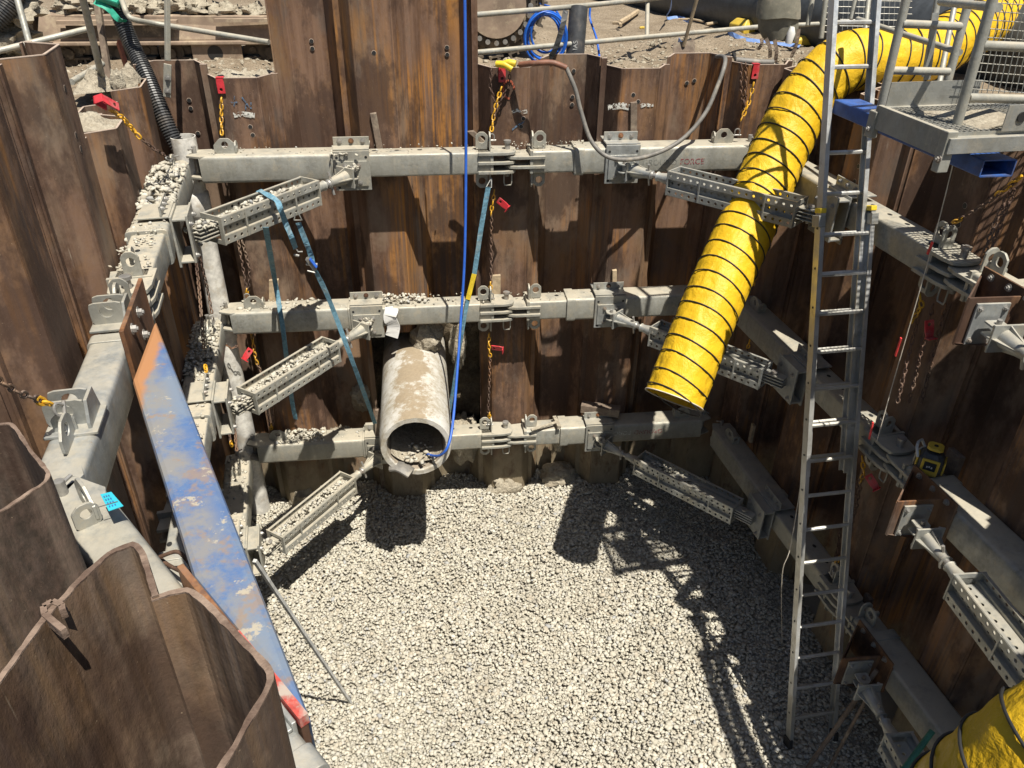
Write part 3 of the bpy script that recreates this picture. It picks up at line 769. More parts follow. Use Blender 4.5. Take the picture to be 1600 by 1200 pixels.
def lettering(txt, M, x0, z0, sz, mat, parent, flip, name='stencil', yy=-.0025):
    tc = bpy.data.curves.new('txt', 'FONT'); tc.body = txt; tc.size = sz; to = bpy.data.objects.new('txt', tc); COL.objects.link(to)
    bpy.context.view_layer.update()
    me = bpy.data.meshes.new_from_object(to.evaluated_get(bpy.context.evaluated_depsgraph_get())); COL.objects.unlink(to)
    tb = B()
    for v in me.vertices: tb.v.append(M @ V((x0-v.co.x if flip else x0+v.co.x, yy, z0+v.co.y)))
    tb.f = [tuple(p.vertices) for p in me.polygons]; return mk(name, tb, mat, parent)

# ------------------------------------------------------------ corner struts
def channel_box(M, L, w=.20, h=.20, name='strut_box', parent=None, mat='galvanised', floor=True, ends=True):
    """open lattice box: two perforated channels joined by end frames; x along, y across, z up"""
    b = B(M)
    for s in (-1, 1):
        y0 = s*w/2; y1 = s*(w/2-.032)
        for z0, z1 in ((h/2-.062, h/2), (-h/2, -h/2+.062)):
            b.holes((0, y0, z0), (1,0,0), (0,0,1), L, z1-z0, .062, .0125)
        b.holes((0, y1, -h/2+.062), (1,0,0), (0,0,1), L, h-.124, .062, .0115)
        for z in (h/2-.062, -h/2+.062): b.poly([(0,y0,z),(L,y0,z),(L,y1,z),(0,y1,z)])
        for z in (h/2, -h/2): b.poly([(0,y0,z),(L,y0,z),(L,y0-s*.022,z),(0,y0-s*.022,z)])
    o = mk(name, b, mat, parent, solid=.006)
    b = B(M)
    xs = [0.0, L, L*.27, L*.78]
    for i, x in enumerate(xs):
        t = .006
        for s in (-1, 1): b.box(x-t, x+t, s*(w/2+.004)-.004, s*(w/2+.004)+.004, -h/2, h/2) if i > 1 else b.box(x-t, x+t, s*w/2-.028 if s > 0 else s*w/2-.006, s*w/2+.006 if s > 0 else s*w/2+.028, -h/2-.004, h/2+.004)
        if i < 2:
            b.box(x-t, x+t, -w/2+.028, w/2-.028, h/2-.03, h/2+.004); b.box(x-t, x+t, -w/2+.028, w/2-.028, -h/2-.004, -h/2+.03)
    mk('end_frame', b, mat, o)
    if floor:
        b = B(M); b.holes((.01, -w/2+.034, h/2-.085), (1,0,0), (0,1,0), L-.02, w-.068, .062, .013); mk('web', b, mat, o, solid=.005)
    return o
def strut(P, Q, nP, nQ, z, x0, x1, label, mat='galvanised', rustyP=False, stdP=True, stdQ=True, name='corner_strut'):
    """P on back waler face, Q on side waler face; nP/nQ point from the waler into the pit; box between x0 and x1 (from P)"""
    P = V((P[0], P[1], z)); Q = V((Q[0], Q[1], z)); nP = V(nP).normalized(); nQ = V(nQ).normalized()
    t = thing(name, label, 'strut', P, 'corner struts between the walers')
    # bracket at P
    tp = UZ.cross(nP).normalized()
    c = P
    bm = 'rust_plate' if rustyP else mat
    if stdP:
        MM = Matrix(((tp.x, nP.x, 0, c.x), (tp.y, nP.y, 0, c.y), (0, 0, 1, c.z), (0,0,0,1)))
        br = mk('bracket', B(MM).box(-.155, .155, .004, .022, -.16, .185).box(-.155, .155, -.27, .004, .186, .198).box(-.155, .155, -.13, -.118, .198, .27).box(-.13, .13, .022, .035, -.12, .10), bm, t, bevel=.003)
        for k in (-.1, 0, .1): mk('bolt', B().hexb(MM @ V((k, -.118, .235)), nP, .016, .012), 'worn_steel' if k else 'rust_plate', br)
        for k, q in ((-.06, .06), (.06, .06), (-.06, -.09), (.06, -.09)): mk('bolt', B().hexb(MM @ V((k, .035, q)), nP, .014, .010), 'worn_steel', br)
        mk('bolt_holes', B(MM).poly([(-.125+.012*math.cos(a), .0235, .13+.012*math.sin(a)) for a in [2*PI*i/10 for i in range(10)]]).poly([(.125+.012*math.cos(a), .0235, .13+.012*math.sin(a)) for a in [2*PI*i/10 for i in range(10)]]).poly([(-.125+.012*math.cos(a), .0235, -.13+.012*math.sin(a)) for a in [2*PI*i/10 for i in range(10)]]), 'black_rubber', br)
    a0 = P+nP*.085; a1 = Q+nQ*(.17 if stdQ else .02); d = (a1-a0).normalized(); y = UZ.cross(d).normalized(); L = (a1-a0).length
    MX = Matrix(((d.x, y.x, 0, a0.x), (d.y, y.y, 0, a0.y), (d.z, y.z, 1, a0.z), (0,0,0,1)))
    # clevis between bracket and the cast end
    b = B()
    for s in (-.035, .035): b.eye(P+nP*.03+UZ*(s-.0), tp, nP, .10, .10, .016, .012, hz=.055)
    mk('clevis', b, mat, t, bevel=.002)
    mk('clevis_pin', B().tube([P+nP*.085-UZ*.07, P+nP*.085+UZ*.07], .015, 10), 'worn_steel', t, smooth=40)
    # cast end with ribs: flange plate, cone, ribs
    b = B(MX); f0 = .05
    b.box(f0-.05, f0+.03, -.02, .02, -.022, .022)
    b.box(f0+.03, f0+.044, -.095, .095, -.085, .085)
    mk('flange', b, mat, t, bevel=.004)
    mk('cast_cone', B(MX).tube([(f0+.044,0,0),(f0+.16,0,0),(f0+.23,0,0),(f0+.25,0,0)], [.058,.046,.036,.044], 16), mat, t, smooth=35)
    b = B(MX)
    for s in (-1, 1):
        b.prism([(f0+.044, s*.02, -.004), (f0+.044, s*.09, -.004), (f0+.20, s*.036, -.004)], (0,0,.008)); b.prism([(f0+.044, -.004, s*.02), (f0+.044, -.004, s*.08), (f0+.20, -.004, s*.036)], (0,.008,0))
    mk('rib', b, mat, t)
    for s, q in ((-.075,.065),(.075,.065),(.075,-.065),(-.075,-.065)): mk('bolt', B().hexb(MX @ V((f0+.03, s, q)), MX.to_3x3() @ V((-1,0,0)), .012, .010), 'worn_steel', t)
    # screw and nut with handle lugs
    mk('screw', B(MX).tube([(f0+.20,0,0),(x0-.12,0,0)], .024, 12), 'worn_steel', t, smooth=40)
    nb = B(MX).tube([(x0-.30,0,0),(x0-.285,0,0),(x0-.22,0,0),(x0-.205,0,0)], [.03,.037,.037,.03], 14)
    nb.tube([(x0-.25,0,-.03),(x0-.25,.02,-.10)], .011, 6).tube([(x0-.25,0,.03),(x0-.25,-.02,.09)], .011, 6)
    mk('adjusting_nut', nb, 'worn_steel', t, smooth=40)
    mk('cast_cone', B(MX).tube([(x0-.16,0,0),(x0-.14,0,0),(x0-.05,0,0),(x0,0,0)], [.044,.036,.05,.07], 16).box(x0-.008, x0, -.09, .09, -.09, .09), mat, t, smooth=35)
    Mb = MX @ Matrix.Translation((x0, 0, 0))
    channel_box(Mb, x1-x0, parent=t, mat=mat)
    if stdQ:
        b = B(MX)
        for z0 in (-.045, -.018, .012, .04): b.box(x1-.02, L+.05-.0, -.045, .045, z0, z0+.009)
        mk('pivot_plates', b, mat, t, bevel=.002)
        mk('pivot_pin', B(MX).tube([(x1+.08,0,-.07),(x1+.08,0,.065)], .018, 10).tube([(x1+.08,0,.06),(x1+.08,0,.075)], .03, 10), 'worn_steel', t, smooth=40)
        tq = UZ.cross(nQ).normalized()
        MM = Matrix(((tq.x, nQ.x, 0, Q.x), (tq.y, nQ.y, 0, Q.y), (0, 0, 1, Q.z), (0,0,0,1)))
        b = B(MM)
        b.box(-.15, .15, .002, .018, -.185, .185); b.box(-.15, .15, .105, .121, -.16, .185)
        b.box(-.15, .15, .018, .105, .150, .165); b.box(-.15, .15, .018, .105, -.155, -.14)
        b.box(-.15, .15, -.20, .002, .178, .19); b.box(-.15, .15, -.05, -.038, .19, .265)
        br = mk('bracket', b, mat, t, bevel=.003)
        for k, q in ((-.1,.11),(.1,.11),(-.1,-.12),(.1,-.12)): mk('bolt', B().hexb(MM @ V((k, .121, q)), nQ, .015, .014), 'worn_steel', br)
        for k in (-.1, 0, .1): mk('bolt', B().hexb(MM @ V((k, -.038, .232)), nQ, .014, .012), 'worn_steel', br)
    return t
ZS = -.145
ST = {}
ST['TL'] = strut((-.60, 0), (LX+LS*-1.42, -1.42), (0,-1,0), -ln, H3+ZS, .52, 1.53, 'top left corner strut heaped with stones, wrapped by a blue strap', mat='galvanised')
ST['TR'] = strut((1.80, 0), (RX+RS*-1.42, -1.42), (0,-1,0), -rn, H3+ZS, .52, 1.66, 'top right corner strut with rows of bright holes, in front of the duct', mat='galvanised_clean')
for k, nm, labs in (('TL', 'left', ('middle left corner strut filled with stones, above the concrete pipe', 'lowest left corner strut filled with crushed stone, shadow on the gravel')),
                    ('TR', 'right', ('middle right corner strut running behind the yellow duct mouth', 'lowest right corner strut with a sunlit patch of stones'))):
    for q, hh in enumerate((H2, H1)): ST[k+str(q)] = dup(ST[k], (0,0,hh-H3), labs[q])

# stencilled words: dark red and pale halves, as on the hired beams
def word_br(root, zt, upside):
    M = fr(V((3.02, 0, zt)), V((-1,0,0)), UY)
    for txt, x, mt in ((('GROUND', .50 if upside else 1.03, 'lettering_red' if upside else 'lettering_grey')), (('FORCE', .86 if upside else .68, 'lettering_pale' if upside else 'lettering_red'))):
        tc = bpy.data.curves.new('txt', 'FONT'); tc.body = txt; tc.size = .074; to = bpy.data.objects.new('txt', tc); COL.objects.link(to)
        bpy.context.view_layer.update()
        me = bpy.data.meshes.new_from_object(to.evaluated_get(bpy.context.evaluated_depsgraph_get())); COL.objects.unlink(to)
        wmx = max(v.co.x for v in me.vertices); tb = B()
        for v in me.vertices:
            if upside: tb.v.append(V((3.02-x-(wmx-v.co.x)*-1*0 - v.co.x*1.0 + 0.0, -.0025, zt-.085-v.co.y)) if False else V((3.02-x+0.0-(v.co.x), -.0025, zt-.07-v.co.y)))
            else: tb.v.append(V((3.02-x+v.co.x-wmx*0, -.0025, zt-.15+v.co.y)))
        tb.f = [tuple(p.vertices) for p in me.polygons]
        o2 = B(); o2.v = tb.v; o2.f = tb.f
        root['_o'] = tuple(root.location)
        mk('stencil', o2, mt, root)
word_br(W['br'], H3, False); word_br(W['br3'], H1, True)

# ============================================================ small builders
def link_ring(b, c, t, s, Lk=.042, Wd=.028, r=.0048):
    """one chain link: stadium ring centred c, long axis t, side axis s"""
    t = t.normalized(); s = (s-t*s.dot(t)).normalized()
    h = Lk/2-Wd/2; pts = []
    for k in range(5): a = -PI/2+PI*k/4; pts.append(c+t*(h+math.cos(a)*(Wd/2-r))+s*(math.sin(a)*(Wd/2-r)))
    for k in range(5): a = PI/2+PI*k/4; pts.append(c+t*(-h+math.cos(a)*(Wd/2-r))+s*(math.sin(a)*(Wd/2-r)))
    b.tube(pts, r, 5, loop=True, up=t.cross(s))
def chain_mesh(pts, k=1.0):
    b = B(); pts = [V(p) for p in pts]; pitch = .0325*k; d = 0; i = 0; alt = 0
    seg = [(pts[j], pts[j+1]) for j in range(len(pts)-1)]; tot = sum((c-a).length for a, c in seg); n = max(2, int(tot/pitch))
    for q in range(n):
        s = (q+.5)/n*tot
        for a, c in seg:
            l = (c-a).length
            if s <= l: break
            s -= l
        t = (c-a).normalized(); p = a.lerp(c, min(1, s/l)); ref = V((.3,1,.1)) if abs(t.y) < .8 else V((1,0,.2))
        s1 = t.cross(ref).normalized(); s2 = t.cross(s1)
        a_ = rnd.uniform(-.25, .25); sd = (s1 if alt else s2)*math.cos(a_)+(s2 if alt else s1)*math.sin(a_)
        link_ring(b, p+V((rnd.uniform(-1,1),rnd.uniform(-1,1),0))*.0015, t, sd, .042*k, .028*k, .0048*k); alt = 1-alt
    return b
def sag(a, c, s, n=6):
    a = V(a); c = V(c); return [a.lerp(c, k/n)-UZ*s*4*(k/n)*(1-k/n) for k in range(n+1)]
def shackle(b, c, t, s, r=.022):
    c = V(c); t = V(t).normalized(); s = V(s).normalized()
    pts = [c-s*r-t*.03]+[c+s*(-r*1.1*math.cos(a))+t*(.022*math.sin(a)+.005) for a in [PI*k/6 for k in range(7)]]+[c+s*r-t*.03]
    b.tube(pts, .0065, 6); b.tube([c-s*(r+.014)-t*.03, c+s*(r+.018)-t*.03], .0075, 6)
    return b
def hook_plate(top, down, out, L=.13, wd=.062):
    """folded steel hook hung over a pile edge; out = towards the pit"""
    top = V(top); down = V(down).normalized(); out = V(out).normalized(); sd = down.cross(out).normalized()
    b = B()
    # front leg with a hole, bridge and back leg
    b.eye(top+down*(L), sd, -down, wd, L, .013, .010, hz=.032, cut=.0)
    b.loft([[top+sd*(wd/2*s)-out*.005+down*(0 if k == 0 else -0), top+sd*(wd/2*s)-out*.055] for s, k in ((-1,0),(1,0))] and
           [[top-sd*wd/2+out*.005, top+sd*wd/2+out*.005, top+sd*wd/2+out*.005+down*.010, top-sd*wd/2+out*.005+down*.010],
            [top-sd*wd/2-out*.055, top+sd*wd/2-out*.055, top+sd*wd/2-out*.055+down*.010, top-sd*wd/2-out*.055+down*.010]])
    b.loft([[top-sd*wd/2-out*.055, top+sd*wd/2-out*.055, top+sd*wd/2-out*.045, top-sd*wd/2-out*.045], [top-sd*wd/2-out*.055+down*.09, top+sd*wd/2-out*.055+down*.09, top+sd*wd/2-out*.045+down*.09, top-sd*wd/2-out*.045+down*.09]])
    return b
def hanger(label, hook=None, yellow=None, rusty=None, shk=None, red=None, k=1.2, dark=False):
    """a suspension chain: red hook plate, yellow shortening links, rusty chain, shackle"""
    pts = [p for q in (yellow, rusty) if q for seg in (q if isinstance(q[0], list) else [q]) for p in seg]
    loc = min(pts, key=lambda p: p[2]) if pts else hook[0]
    t = thing('suspension_chain', label, 'chain', loc, 'chains hanging the waler frames')
    if hook: mk('hook_plate', hook_plate(*hook), 'red_paint', t, bevel=.002)
    def norm(q): return q if isinstance(q[0], list) else [q]
    if yellow:
        for seg in norm(yellow): mk('yellow_links', chain_mesh(seg, 1.2*k), 'yellow_chain', t, smooth=60)
    if rusty:
        for seg in norm(rusty): mk('chain_links', chain_mesh(seg, k), 'rust_chain', t, smooth=60)
    if shk: mk('shackle', shackle(B(), *shk), 'worn_steel', t, smooth=60)
    if red:
        c, dr = V(red[0]), V(red[1]).normalized(); sd = dr.cross(V((0,1,.3))).normalized(); nn = dr.cross(sd)
        b = B().eye(c, sd, dr, .062, .12, .013, .010, hz=.03, cut=0)
        q = c+dr*.12; b.loft([[q-sd*.031-nn*.005, q+sd*.031-nn*.005, q+sd*.031+dr*.008-nn*.005, q-sd*.031+dr*.008-nn*.005], [q-sd*.031+nn*.05, q+sd*.031+nn*.05, q+sd*.031+dr*.008+nn*.05, q-sd*.031+dr*.008+nn*.05]])
        mk('hook_plate', b, 'red_paint', t, bevel=.002)
    return t
pf = .27-.012
ya = lambda x, y, Y=.2: onY(x, y, Y)
hanger('all yellow links hung on a red hook from the back left pile', (V((-1.645, pf-.012, 4.672)), -UZ, -UY), [ya(346,152,.22), ya(346,185,.19), ya(347,212,.14)], None, (ya(347,224,.1), UZ, UX))
hanger('doubled rusty chain on a red hook above the blue rope and hinge', (V((.735, pf-.012, 4.735)), -UZ, -UY), [ya(784,135,.2), ya(772,175,.17), ya(768,206,.12)], [[ya(768,108,.2), ya(766,135,.2), ya(775,166,.19)], [ya(797,108,.2), ya(796,130,.2), ya(778,166,.19)], [ya(776,160,.18), ya(774,185,.16)]], (ya(768,214,.1), UZ, UX))
hanger('hung on a red hook in the back right corner beside the yellow duct', (V((3.02, pf-.012, 4.735)), -UZ, -UY), [ya(1178,128,.2), ya(1170,160,.18), ya(1157,190,.12)], [[ya(1158,98,.2), ya(1158,140,.2), ya(1164,176,.18)], [ya(1165,98,.2), ya(1166,130,.2), ya(1163,165,.18)]], (ya(1152,206,.1), UZ, UX))
lh = onL(158,152,.26)
hanger('slanting from a red hook on the left wall down to the white drain pipe', (lh, V((.5,.62,-.62)), V((1,0,.3))), [onL(172,172,.24), onL(192,184,.2), onL(207,202,.18), onL(220,217,.14)], [onL(220,216,.14), onL(240,232,.08), onL(258,243,.05)], (onL(263,248,.05), V((-.3,-.5,.5)), V((0,1,0))))
hanger('below the top hinge, thin rusty chain with a red hook near its top', None, [[ya(773,296,.1), ya(770,315,.1), ya(767,338,.1)], [ya(767,440,.1), ya(767,452,.1)]], [ya(768,335,.1), ya(767,443,.1)], (ya(767,462,.09), UZ, UX), (ya(778,312,.1), V((.7,-.4,-.5))))
hanger('below the middle hinge right of the blue rope, red hook poking to the right', None, [[ya(764,520,.1), ya(764,540,.1), ya(766,558,.1)], [ya(765,645,.1), ya(765,652,.1)]], [ya(766,556,.1), ya(763,645,.1)], (ya(765,660,.09), UZ, UX), (ya(768,543,.08), V((.9,-.3,.0))))
hanger('doubled rusty chain between the top and middle left struts', None, [[ya(386,452,.12), ya(386,458,.12)]], [[ya(372,375,.12), ya(380,420,.12), ya(386,455,.12)], [ya(378,375,.12), ya(390,420,.12), ya(388,455,.12)]], (ya(386,463,.1), UZ, UX))
hanger('yellow and rusty chain with a red hook under the middle waler by the drain pipe', None, [[ya(392,518,.1), ya(397,545,.1), ya(402,570,.1)], [ya(424,663,.12), ya(424,670,.12)]], [[ya(402,568,.1), ya(412,590,.1)], [ya(414,610,.12), ya(421,665,.12)], [ya(424,610,.12), ya(427,665,.12)]], None, (ya(392,545,.08), V((-.6,-.5,-.7))))
hanger('rusty chain hanging in the left corner beside the white drain pipe, upper one', None, [[onL(322,575,.05)-UZ*-.02, onL(322,580,.05)]], [[onL(305,395,.06), onL(313,470,.06), onL(318,545,.06)], [onL(312,400,.03), onL(326,460,.03), onL(331,490,.03)]], (onL(333,500,.03), UZ, UY))
hanger('rusty chain hanging in the left corner, lower one against the grey pipe', None, [[onL(360,690,.05), onL(362,697,.05)]], [[onL(352,610,.06), onL(356,650,.06), onL(360,690,.06)], [onL(360,620,.04), onL(366,660,.04), onL(370,705,.04)]], None)
hanger('dark chain draped round the grey pipe below the middle waler', None, None, [[ya(352,538,.0), ya(362,545,-.02), ya(372,540,.0)]], None, k=.9)
hanger('rusty chain from the left edge to the clean waler lug, orange links at its end', None, [[onL(60,625,.15), onL(78,632,.13)]], [sag(onL(-30,575,.2), onL(62,625,.15), .02)], (onL(92,640,.1), V((-.2,-.6,.5)), V((0,.5,1))))
hanger('orange and rusty links at the near left corner beside the blue tag', None, [[onL(108,795,.1), onL(118,800,.08), onL(126,810,.05)]], [[onL(88,768,.15), onL(108,790,.1)]], (onL(138,805,.02), V((-.5,-.5,.5)), V((.5,0,.3))))
hanger('chain slanting down to the lug on the top right waler, yellow link at its foot', None, [[onR(1597,275,.1), onR(1575,292,.1), onR(1556,306,.1)], [onR(1502,342,.1), onR(1490,348,.1)]], [onR(1590,282,.1), onR(1545,315,.1), onR(1500,343,.1)], (onR(1478,356,.1), V((.1,.6,-.3)), V((1,0,0))))
hanger('rusty chain hanging in the dark from the upper right chain', None, None, [[onR(1585,295,.12), onR(1565,345,.12), onR(1545,400,.12)], [onR(1578,298,.14), onR(1556,345,.14), onR(1538,395,.14)]], None)
for i, (x, lab) in enumerate(((1440, ''), (1458, 'middle spare chain strand in the shade under the top right hinge'), (1478, 'right hand spare chain strand in the shade under the top right hinge'))):
    a = onR(x, 475, .14); c = onR(x-38, 630, .14)
    hanger(lab if i else 'leftmost spare chain strand under the top right hinge, with red plates and yellow links', None, [[onR(1437,458,.1), onR(1440,478,.1), onR(1422,505,.1)]] if i == 0 else None, [[a+V((.0,.0,.0)), a.lerp(c, .5)+V((.01,.02,0)), c]], None, (onR(1452,500,.08), V((.1,-.2,-.7))) if i == 0 else None)
hanger('rusty bundle of chain below the laser level hinge with a red hook', None, [[onR(1347,712,.1), onR(1350,740,.1), onR(1343,755,.1)]], [[onR(1348,740,.1), onR(1338,790,.1), onR(1328,830,.1)], [onR(1340,750,.12), onR(1332,800,.12)]], None, (onR(1356,742,.1), V((.2,-.3,-.3))))
hanger('yellow link and dark chain under the corner waler behind the duct', None, [[onR(1178,447,.1), onR(1181,430,.1)], [onR(1172,530,.1), onR(1168,545,.1)]], [[onR(1168,545,.1), onR(1158,600,.1), onR(1152,660,.1)]], None)
hanger('chain and yellow link behind the ladder at the lowest right waler', None, [[onR(1312,870,.1), onR(1306,880,.1)]], [[onR(1312,825,.1), onR(1308,870,.1)]], (onR(1300,895,.05), UZ, UY))

# ------------------------------------------------------------ straps, ropes, hoses
def strap(pts, wd=.042, th=.003, side=V((1,0,0))):
    b = B(); pts = [V(p) for p in pts]; rings = []
    for i, p in enumerate(pts):
        t = (pts[min(i+1, len(pts)-1)]-pts[max(i-1, 0)]).normalized()
        s = (side-t*side.dot(t)).normalized(); a = .25*math.sin(i*1.3); nn = t.cross(s); s, nn = s*math.cos(a)+nn*math.sin(a), nn*math.cos(a)-s*math.sin(a)
        rings.append([p-s*wd/2-nn*th/2, p+s*wd/2-nn*th/2, p+s*wd/2+nn*th/2, p-s*wd/2+nn*th/2])
    return b.loft(rings)
def dense(pts, n=8, s=0.0):
    """Catmull-Rom through points"""
    P = [V(p) for p in pts]; P = [P[0]*2-P[1]]+P+[P[-1]*2-P[-2]]; o = []
    for i in range(1, len(P)-2):
        for k in range(n):
            t = k/n; a, b_, c, d = P[i-1], P[i], P[i+1], P[i+2]
            o.append(.5*((2*b_)+(c-a)*t+(2*a-5*b_+4*c-d)*t*t+(3*b_-a-3*c+d)*t**3))
    o.append(P[-2]); return o
# ratchet strap round the top left strut down to the pipe
stz = H3+ZS+.105
t = thing('ratchet_strap', 'blue strap with a ratchet, slanting down to the concrete pipe', 'strap', ya(590,665,-.15), 'blue straps hung from the top left strut')
a0 = onZ(412, 303, stz+.01); a1 = onZ(432, 313, stz+.012)
s1 = [at(466,348,6.0), at(478,378,6.1), at(486,400,6.2), at(489,414,6.25)]
s2 = [at(490,418,6.25), at(515,470,6.5), at(560,590,7.0), onY(586,662,-.2)]
mk('webbing', strap(dense(s1, 4)), 'blue_strap', t); mk('webbing', strap(dense(s2, 6), .040), 'blue_strap', t)
c = at(488,412,6.22); 
mk('ratchet', B().bar(c+V((-.035,0,.05)), c+V((.02,0,-.05)), .05, .03).tube([c+V((-.05,0,.0)), c+V((.04,0,-.01))], .014, 8).tube([c+V((-.045,-.02,-.05)), c+V((.02,-.02,-.07))], .008, 6), 'worn_steel', t, bevel=.003)
mk('ratchet_handle', B().bar(c+V((-.01,-.025,.055)), c+V((.035,-.03,-.02)), .035, .012), 'blue_rope', t, bevel=.003)
h0 = at(465,338,5.95); mk('hook', B().tube([h0+V((-.03,0,-.03)), h0+V((-.012,0,.03)), h0+V((.006,0,.035)), h0+V((.028,0,-.03)), h0+V((-.03,0,-.03))], .005, 6), 'galvanised_clean', t)
e0 = at(462,388,6.15)
t2 = thing('strap_loop', 'blue strap folded over the top left strut above the ratchet', 'strap', e0, 'blue straps hung from the top left strut')
lp = [a0+V((-.06,.12,-.01)), a0+V((-.01,.04,.0)), a1, onZ(438,326,stz-.02), at(446,348,5.92), at(456,372,6.0), e0]
mk('webbing', strap(dense(lp, 4), .042, side=V((.8,.5,.2))), 'blue_strap', t2); mk('end_fitting', B().tube([e0, e0+V((.015,0,-.03)), e0+V((.05,0,-.03))], .006, 6).tube([e0+V((-.02,-.01,-.05)), e0+V((.02,-.01,-.06))], .010, 6), 'worn_steel', t2)
tag(mk('strap', strap(dense([onZ(415,355,H3-.2), ya(428,430,-.1), ya(440,500,-.12), ya(446,545,-.1), ya(456,625,.1), ya(462,655,.2)], 6), .045), 'blue_strap'), 'blue strap hanging behind both left struts, left of the ratchet strap', 'strap', 'blue straps hung from the top left strut')
t = thing('lifting_sling', 'blue webbing with a yellow section from the top hinge to behind the pipe', 'strap', ya(700,650,.05), None)
mk('webbing', strap(dense([ya(763,292,-.02), ya(752,355,-.02), ya(741,430,-.02)], 6), .045), 'blue_strap', t)
mk('yellow_section', strap([ya(741,428,-.022), ya(731,468,-.025)], .046), 'yellow_plastic', t)
mk('webbing', strap(dense([ya(731,467,-.02), ya(722,520,-.02), ya(711,590,.1), ya(702,645,.2)], 6), .036), 'blue_strap', t)
mk('hook', B().tube([ya(768,278,.02), ya(760,292,-.02), ya(768,293,-.02), ya(768,278,.02)], .005, 6), 'galvanised_clean', t)
tag(mk('rope', B().tube(dense([onY(725,-60,-.25), onY(727,60,-.26), onY(728,250,-.3), onY(726,400,-.42), onY(720,500,-.55), onY(713,600,-.85), onY(707,665,-1.1), onY(700,697,-1.24), onY(689,711,-1.22), onY(676,712,-1.1), onY(664,708,-.95)], 8), .0125, 8), 'blue_rope', smooth=60), 'long blue rope hanging down the middle into the concrete pipe mouth', 'rope')
gh = dense([ya(812,101,.15), ya(835,99,.05), ya(862,98,.02), ya(885,106,.0)], 6)
t = thing('air_hose', 'grey hose sagging in a loop over the top waler, brown sleeve at one end', 'hose', ya(960,246,-.2))
mk('hose_sleeve', B().tube(gh, .024, 10), 'brown_hose', t, smooth=60)
mk('hose_body', B().tube(dense([ya(885,106,.0), ya(899,140,-.05), ya(908,175,-.08), ya(925,222,-.15), ya(955,247,-.26), ya(1005,246,-.2), ya(1060,222,-.08), ya(1100,180,-.0), ya(1122,132,.1), ya(1133,98,.2), ya(1128,88,.45), ya(1105,92,.8)], 8), .019, 10), 'grey_hose', t, smooth=60)
b = B()
for (x, y), (x2, y2) in (((776,100),(800,108)),((783,102),(806,100))): b.tube(dense([ya(x,y,.2), ya((x+x2)/2,(y+y2)/2-3,.16), ya(x2,y2,.14)], 4), .028, 8)
mk('yellow_fitting', b, 'yellow_plastic', t, smooth=60)

# white drain pipe with its corrugated hose
t = thing('drain_pipe', 'pale plastic drain pipe standing in the left corner, open at the top', 'pipe', V((-2.03,.22,0)))
b = B().lathe((-2.03,.22,0), UZ, [(0,.105),(2.2,.105)], 28).lathe((-2.03,.22,2.2), UZ, [(0,.106),(.02,.118),(.2,.118),(.22,.106),(.23,.106)], 28)
b.lathe((-2.03,.22,2.4), UZ, [(0,.105),(1.1,.105)], 28); b.lathe((-2.03,.22,3.5), UZ, [(0,.106),(.02,.12),(.2,.12),(.22,.106)], 28); mk('pipe_wall', b, 'white_pvc', t, smooth=35)
b = B(); n = 28
rr = [(3.7,.105),(4.2,.105),(4.2,.097),(3.7,.097)]
mk('pipe_socket', b.loft([[V((-2.03+r*math.cos(2*PI*i/n), .22+r*math.sin(2*PI*i/n), z)) for i in range(n)] for z, r in rr], True, False), 'white_pvc', t, smooth=35)
def corr(pts, r, pitch=.022, n=14):
    D = dense(pts, 30); L = sum((D[i+1]-D[i]).length for i in range(len(D)-1)); m_ = int(L/pitch*4); out = []; 
    acc = [0]
    for i in range(len(D)-1): acc.append(acc[-1]+(D[i+1]-D[i]).length)
    j = 0
    for k in range(m_+1):
        s = L*k/m_
        while j < len(acc)-2 and acc[j+1] < s: j += 1
        out.append(D[j].lerp(D[j+1], (s-acc[j])/max(1e-6, acc[j+1]-acc[j])))
    rad = [r*(1.0 if (k % 4) in (0, 1) else .86) for k in range(len(out))]
    return B().tube(out, rad, n)
tag(mk('corrugated_hose', corr([onY(165,-40,.85), onY(184,15,.78), onY(205,68,.66), onY(227,115,.48), onY(248,165,.33), onY(270,215,.24), V((-2.03,.22,3.95))], .072), 'black_plastic', smooth=25), 'black corrugated hose running down into the white drain pipe', 'hose')
tag(mk('corrugated_hose', corr([onY(-40,60,1.0), onY(5,20,1.1), onY(40,-40,1.3)], .09), 'black_plastic', smooth=25), 'black corrugated hose end in the top left corner of the frame', 'hose')
b = strap(dense([onY(148,2,.7), onY(170,14,.66), onY(185,30,.64), onY(198,33,.66)], 5), .05); 
for q in ([onY(150,-6,.7), onY(185,6,.66), onY(190,-8,.7)],): b.tube(q, .035, 6)
tag(mk('tape_wrap', b, 'green_tape', smooth=60), 'green tape tied round the corrugated hose', 'tape')

